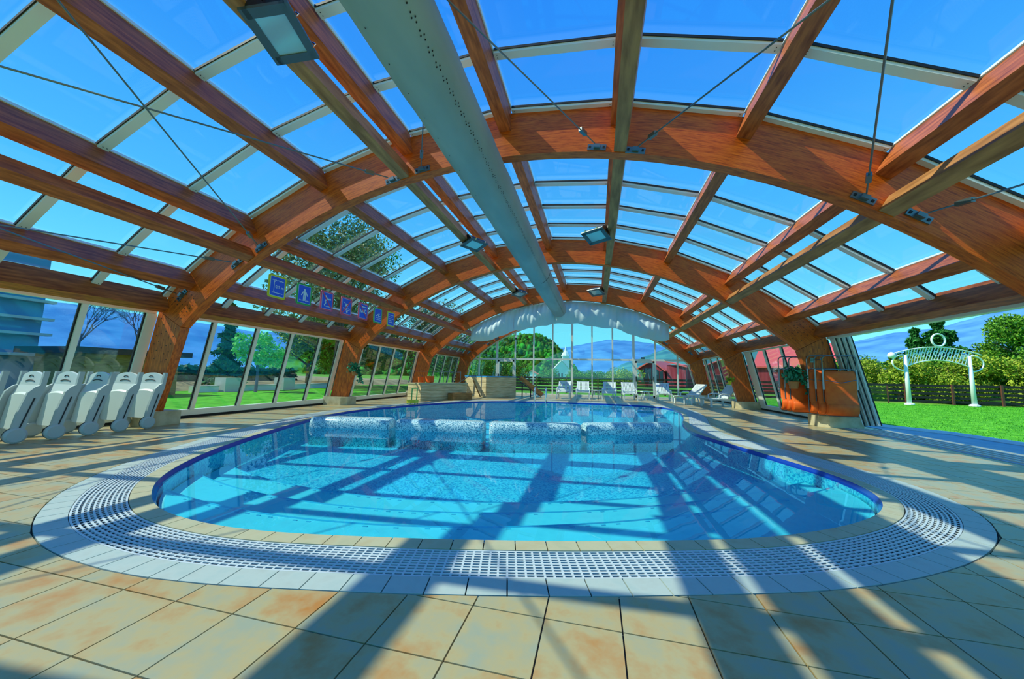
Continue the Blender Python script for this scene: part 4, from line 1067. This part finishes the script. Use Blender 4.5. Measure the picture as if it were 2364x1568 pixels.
for i, (a, d, h, r, mt) in enumerate(((-12.5, 42, 3.2, 2.0, 'leaf_mid'), (-15.5, 44, 3.6, 2.2, 'leaf_con'), (-18.5, 42, 3.4, 2.1, 'leaf_mid'), (3.0, 60, 2.2, 2.0, 'leaf_yel'), (0.2, 62, 1.9, 1.9, 'leaf_mid'), (4.6, 57, 2.2, 1.8, 'leaf_yel'), (-3.0, 64, 1.9, 1.8, 'leaf_mid'), (-7.5, 60, 2.0, 1.9, 'leaf_mid'))):
    x, y = az(a, d); broad('shrub', ('dark' if mt == 'leaf_con' else 'pale' if mt == 'leaf_yel' else 'mid') + ' green bush through the end wall glazing, ' + EWB[i], x, y, h, r, mt, 60 + i, 4000, .11, 0, 'bushes beyond the end wall', .12, 'bush')
# trees over the left roof slope
for i, (x, y, h, r, mt, l) in enumerate(((-14.5, 19.0, 11.5, 4.2, 'leaf_spring', 'tall budding tree showing through the left roof glass, nearest the ridge'), (-18.0, 24.5, 12.5, 4.5, 'leaf_mid', 'tall leafy tree behind the budding one over the left roof'), (-13.0, 27.5, 9.0, 3.6, 'leaf_spring', 'budding tree over the far part of the left roof'))):
    broad('leafy_tree', l, x, y, h, r, mt, 80 + i, 15000 if h > 8 else 2600, .12, -.03, 'trees left of the hall', .22)
x, y = az(-49.2, 23); broad('small_tree', 'young bright green tree outside the left windows', x, y, 3.3, 1.05, 'leaf_bright', 90, 3800, .085, -.03, None, .5, 'tree', 'barkgrey')
x, y = az(-52.4, 26); conifer('conifer_tree', 'dark columnar conifer left of the young bright tree', x, y, 5.2, 1.3, 91, 6000, .14, -.03)
x, y = az(-43.5, 30); broad('leafy_tree', 'ochre green tree outside the left windows near the second arch', x, y, 5.0, 2.2, 'leaf_yel', 92, 7000, .13, -.03)
x, y = az(-39.0, 33); broad('leafy_tree', 'tall mixed green tree outside the far left windows', x, y, 6.0, 2.6, 'leaf_mid', 93, 8000, .14, -.03)
x, y = az(-35.0, 34); broad('leafy_tree', 'pale green tree behind the far left windows', x, y, 5.4, 2.2, 'leaf_yel', 94, 7000, .14, -.03)
for a, d, l, sd in ((-64.5, 28, 'bare branched tree outside the near left window', 95), (-60.5, 29, 'second bare tree further right outside the near left window', 96)):
    x, y = az(a, d); t = thing('bare_tree', l, 'tree', (x, y, -.03)); mb = MB(); rg = np.random.default_rng(sd)
    branches(mb, rg, Vector((0, 0, -.1)), Vector((0, 0, 1)), 1.6, .13, 0); branches(mb, rg, Vector((0, 0, 1.3)), Vector((.1, 0, 1)).normalized(), 1.5, .06, 6); mb.build('branches', 'barkgrey', t)
# hedge, bank, terrace wall, planters on the left
t = thing('hedge', 'low dark clipped hedge behind the left terrace wall', 'hedge', (-22.5, 17, .3)); rng = np.random.default_rng(21)
MB().box((0, 0, .45), (.8, 13, .9)).build('core', 'leaf_con', t)
V, F = leaf_cloud(rng, 2600, lambda r: np.array((r.choice((-1, 1)) * .45 + r.normal() * .06, r.uniform(-6.6, 6.6), r.uniform(0, 1.0))), .2); npmesh('foliage', V, F, 'leaf_con', t)
tag(MB().prism([(-19.2, 4, -.05), (-20.5, 4, .38), (-40, 4, .6), (-40, 4, -.05)], (0, 34, 0)).build('bank', 'soil'), kind='structure')
for y0, y1, l in ((12.9, 14.1, 'low white terrace wall left of the first concrete planter'), (15.0, 17.5, 'low white terrace wall between the two concrete planters'), (18.5, 24, 'low white terrace wall right of the second concrete planter')):
    t = thing('terrace_wall', l, 'wall', (-17.4, (y0 + y1) / 2, -.03)); MB().box((0, 0, .14), (.25, y1 - y0, .28)).build('wall', 'wall', t); MB().box((0, 0, .30), (.32, y1 - y0, .05)).build('coping', 'concrete', t)
for y, l in ((14.55, 'concrete planter cube nearest the first arch, outside the left windows'), (18.0, 'concrete planter cube further back outside the left windows')):
    t = thing('concrete_planter', l, 'planter', (-17.3, y, -.03)); MB().box((0, 0, .36), (.72, .8, .72)).build('box', 'concrete', t); MB().box((0, 0, .70), (.6, .68, .06)).build('soil', 'soil', t)
# houses
def gable(t, w, d, h, rh, wall, roof, ov=.3):
    MB().mm((-w / 2, -d / 2, 0), (w / 2, d / 2, h)).build('wall', wall, t)
    MB().prism([(-w / 2, -d / 2, h), (w / 2, -d / 2, h), (0, -d / 2, h + rh)], (0, d, 0)).build('gable', wall, t)
    for s in (-1, 1):
        MB().prism([(0, -d / 2 - ov, h + rh + .06), (s * (w / 2 + ov), -d / 2 - ov, h - rh * ov / (w / 2) + .06), (s * (w / 2 + ov), -d / 2 - ov, h - rh * ov / (w / 2) + .2), (0, -d / 2 - ov, h + rh + .2)], (0, d + 2 * ov, 0)).build('roof', roof, t)
def win(t, x, y, z, w, h, n='window'): 
    o = MB().box((x, y, z), (w + .1, .06, h + .1)).build(n, 'wall', t); MB().box((x, y - .02, z), (w, .06, h)).build('pane', 'pane', o)
x, y = az(8.7, 66); t = thing('red_roofed_house', 'house with bright red roof and glazed gable beyond the end wall', 'house', (x, y, 0), math.radians(-28))
MB().prism([(-2.3, -2, 0), (2.3, -2, 0), (2.1, -2, 2.4), (.3, -2, 4.0), (-2.1, -2, 2.7)], (0, 7, 0)).build('wall', 'darkred', t)
MB().prism([(.3, -2.5, 4.05), (2.4, -2.5, 2.3), (2.4, -2.5, 2.5), (.3, -2.5, 4.25)], (0, 8, 0)).build('roof', 'redroof', t)
MB().prism([(.3, -2.5, 4.05), (-2.4, -2.5, 2.6), (-2.4, -2.5, 2.8), (.3, -2.5, 4.25)], (0, 8, 0)).build('roof', 'redroof', t)
for i in range(6):
    xx = -1.7 + i * .62; MB().prism([(xx, -2.05, .3), (xx + .5, -2.05, .3), (xx + .5, -2.05, 2.4 + (.5 if i < 4 else 0)), (xx, -2.05, 2.3 + (.5 if 0 < i < 5 else 0))], (0, .04, 0)).build('window_pane', 'pane', t)
MB().box((3.9, 1.0, 1.7), (2.9, 5.5, 3.4)).build('annex', 'darkred', t); MB().prism([(2.2, -2.1, 3.9), (5.6, -2.1, 3.0), (5.6, -2.1, 3.2), (2.2, -2.1, 4.1)], (0, 6.2, 0)).build('roof', 'redroof', t)
x, y = az(13.2, 78); t = thing('red_roofed_house', 'long red roofed house behind the right side windows', 'house', (x + 6, y, 0), math.radians(-8)); gable(t, 12, 8, 2.6, 2.4, 'darkred', 'redroof')
for i in range(4): win(t, -4.5 + i * 3, -4.02, 1.4, 1.2, 1.2)
x, y = az(26.0, 52); t = thing('red_roofed_house', 'red roofed house seen past the orange chairs', 'house', (x, y, 0), math.radians(60)); gable(t, 11, 7, 2.6, 2.6, 'darkred', 'redroof')
for i in range(3): win(t, -3 + i * 3, -3.52, 1.3, 1.2, 1.2)
x, y = az(-5.6, 190); t = thing('village_church', 'white village church with slender spire beyond the end wall', 'church', (x, y, -2), math.radians(10)); gable(t, 9, 16, 6.5, 5, 'wall', 'concrete')
MB().box((2.2, -6, 7), (3.4, 3.4, 14)).build('tower', 'wall', t); MB().lathe([(2.4, 14), (1.6, 15.5), (.7, 16.8), (.08, 19.5)], (2.2, -6, 0), 8).build('spire', 'wall', t)
for i in range(3): win(t, -3 + i * 1.6, -8.05, 4, .8, 2)
x, y = az(-10.2, 150); t = thing('red_roofed_cottage', 'small white cottage with orange roof below the wooded hill', 'house', (x, y, -2.2)); gable(t, 9.5, 7, 3.2, 2.4, 'wall', 'terra')
for i in range(3): win(t, -3 + i * 3, -3.53, 1.8, 1.0, 1.2)
x, y = az(-7.0, 200); t = thing('red_roofed_cottage', 'orange roof left of the church', 'house', (x, y, -2)); gable(t, 8, 7, 3, 2.6, 'wall', 'terra')
VIL = 'far village houses'
for i, (a, d) in enumerate(((-1.5, 210), (0.2, 230), (1.6, 200), (3.2, 240), (4.6, 215), (6.0, 225))):
    x, y = az(a, d); t = thing('village_house', 'far village house at the foot of the mountains, %s from the church' % ('nearest', 'second', 'third', 'fourth', 'fifth', 'farthest')[i], 'house', (x, y, -1.6), i * .5, VIL); gable(t, 8, 6, 2.6, 1.8, 'wall', ('terra', 'darkred', 'concrete')[i % 3])
t = thing('neighbouring_house', 'blue grey house with balcony bands outside the near left window', 'house', (-23, 6.1, -.03))
MB().mm((-4, -9, 0), (3, 3.0, 5.6)).build('wall', 'bluewall', t)
for z in (1.5, 2.3, 2.9, 3.6): MB().mm((3, -9, z), (3.3, 3.2, z + .10)).build('balcony_band', 'concrete', t)
for yy in (-6, -3.5, -1, 1.2):
    o = MB().mm((3.0, yy, 3.8), (3.06, yy + 1.5, 5.0)).build('window', 'wall', t); MB().mm((3.03, yy + .08, 3.88), (3.09, yy + 1.42, 4.92)).build('pane', 'pane', o)
t = thing('flat_roofed_shed', 'low dark flat roofed shed below the bare trees on the left', 'shed', (-17.4, 10.2, -.03))
MB().mm((-1.5, -1.6, 0), (1.2, 1.3, 1.6)).build('wall', 'brown', t); MB().mm((-1.8, -2.0, 1.6), (1.5, 1.6, 1.82)).build('roof', 'darkwood', t)
# wooded hill and mountains
def terrain(name, azs, els, d0, d1, mat, nz=26, rough=.03, seed=1, foot=0.0):
    rng = np.random.default_rng(seed); A = np.linspace(azs[0], azs[-1], 160); E_ = np.interp(A, azs, els); V = []; F = []
    ph = rng.uniform(0, 6.28, 8)
    E_ = E_ + sum(.10 * math.sqrt(1 / (k + 1)) * np.sin(A * (1.1 * (k + 1)) + ph[k]) for k in range(6)) * rough * 10
    for i, a in enumerate(A):
        for j in range(nz + 1):
            u = j / nz; d = d0 + (d1 - d0) * u; prof = math.sin(min(1, u * 1.25) * math.pi / 2) if u < .8 else 1.0
            top = math.tan(math.radians(E_[i])) * (d0 + (d1 - d0) * .8) + CAM.z
            z = foot + (top - foot) * prof ** 1.3 * (1 if u <= .8 else 1 - (u - .8) * 2) + (rough * top * .5 * math.sin(a * 3.1 + u * 9) * math.sin(a * 1.3 - u * 14)) * (u < .8) * u
            x, y = az(a, d); V.append((x, y, z))
    for i in range(len(A) - 1):
        for j in range(nz): q = i * (nz + 1) + j; F.append((q, q + nz + 1, q + nz + 2, q + 1))
    return tag(MB().add(V, F).build(name, mat, None, True), kind='structure'), A, E_
HA = [-48, -36, -25, -16, -9, -6.6, -4.15, -2.8, -1.6]; HE = [3.5, 5.0, 6.0, 6.5, 7.0, 5.5, 2.8, 1.0, .2]
terrain('wooded_hill', HA, [e - .7 for e in HE], 210, 330, 'forest', rough=.02, seed=3, foot=-1.5)
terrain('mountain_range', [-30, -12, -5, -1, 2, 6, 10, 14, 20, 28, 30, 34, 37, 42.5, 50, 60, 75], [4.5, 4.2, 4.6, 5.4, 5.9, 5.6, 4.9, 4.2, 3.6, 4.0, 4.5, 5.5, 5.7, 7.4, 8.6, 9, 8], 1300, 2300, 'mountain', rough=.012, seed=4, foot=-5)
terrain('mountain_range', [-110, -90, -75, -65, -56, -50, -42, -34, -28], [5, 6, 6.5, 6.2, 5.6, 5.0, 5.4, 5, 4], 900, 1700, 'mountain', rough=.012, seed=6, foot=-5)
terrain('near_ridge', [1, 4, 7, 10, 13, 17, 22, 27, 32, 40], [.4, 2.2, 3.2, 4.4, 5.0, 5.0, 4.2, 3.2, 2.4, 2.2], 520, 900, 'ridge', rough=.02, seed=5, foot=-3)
# forest on the hill and the tree belt at its foot
rng = np.random.default_rng(17); VV = []; FF = []; base = 0
ico_v = []; 
import bmesh
b_ = bmesh.new(); bmesh.ops.create_icosphere(b_, subdivisions=2, radius=1); b_.verts.ensure_lookup_table()
IV = np.array([v.co[:] for v in b_.verts]); IF = np.array([[v.index for v in f.verts] for f in b_.faces]); b_.free()
def blob(x, y, z, r, h):
    global base
    v = IV * (1 + .2 * rng.normal(size=(len(IV), 1))) * (r, r, h) + (x, y, z); VV.append(v); FF.append(IF + base); base += len(IV)
for k in range(2600):
    a = rng.uniform(-44, -2.2); u = rng.uniform(0.02, .80) ** .8; d = 210 + 120 * u; e = float(np.interp(a, HA, [q - .7 for q in HE]))
    top = math.tan(math.radians(e)) * (210 + 120 * .8) + CAM.z; z = -1.5 + (top + 1.5) * math.sin(min(1, u * 1.25) * math.pi / 2) ** 1.3
    x, y = az(a, d); r = rng.uniform(1.0, 2.1); blob(x, y, z + r * .5, r, r * rng.uniform(1.1, 1.7))
for k in range(420):
    a = rng.uniform(-22, 26); d = rng.uniform(120, 300); x, y = az(a, d); r = rng.uniform(1.2, 2.4)
    if -11.5 < a < -4.5 and d < 215 or (-3 < a < 7.5 and d > 185 and d < 260): continue
    blob(x, y, -1.2 + r * .4, r, r * rng.uniform(.8, 1.3))
tag(npmesh('forest', np.vstack(VV), np.vstack(FF), 'forest', None, True), 'dense green forest covering the hill beyond the end wall', 'forest', kind='stuff')
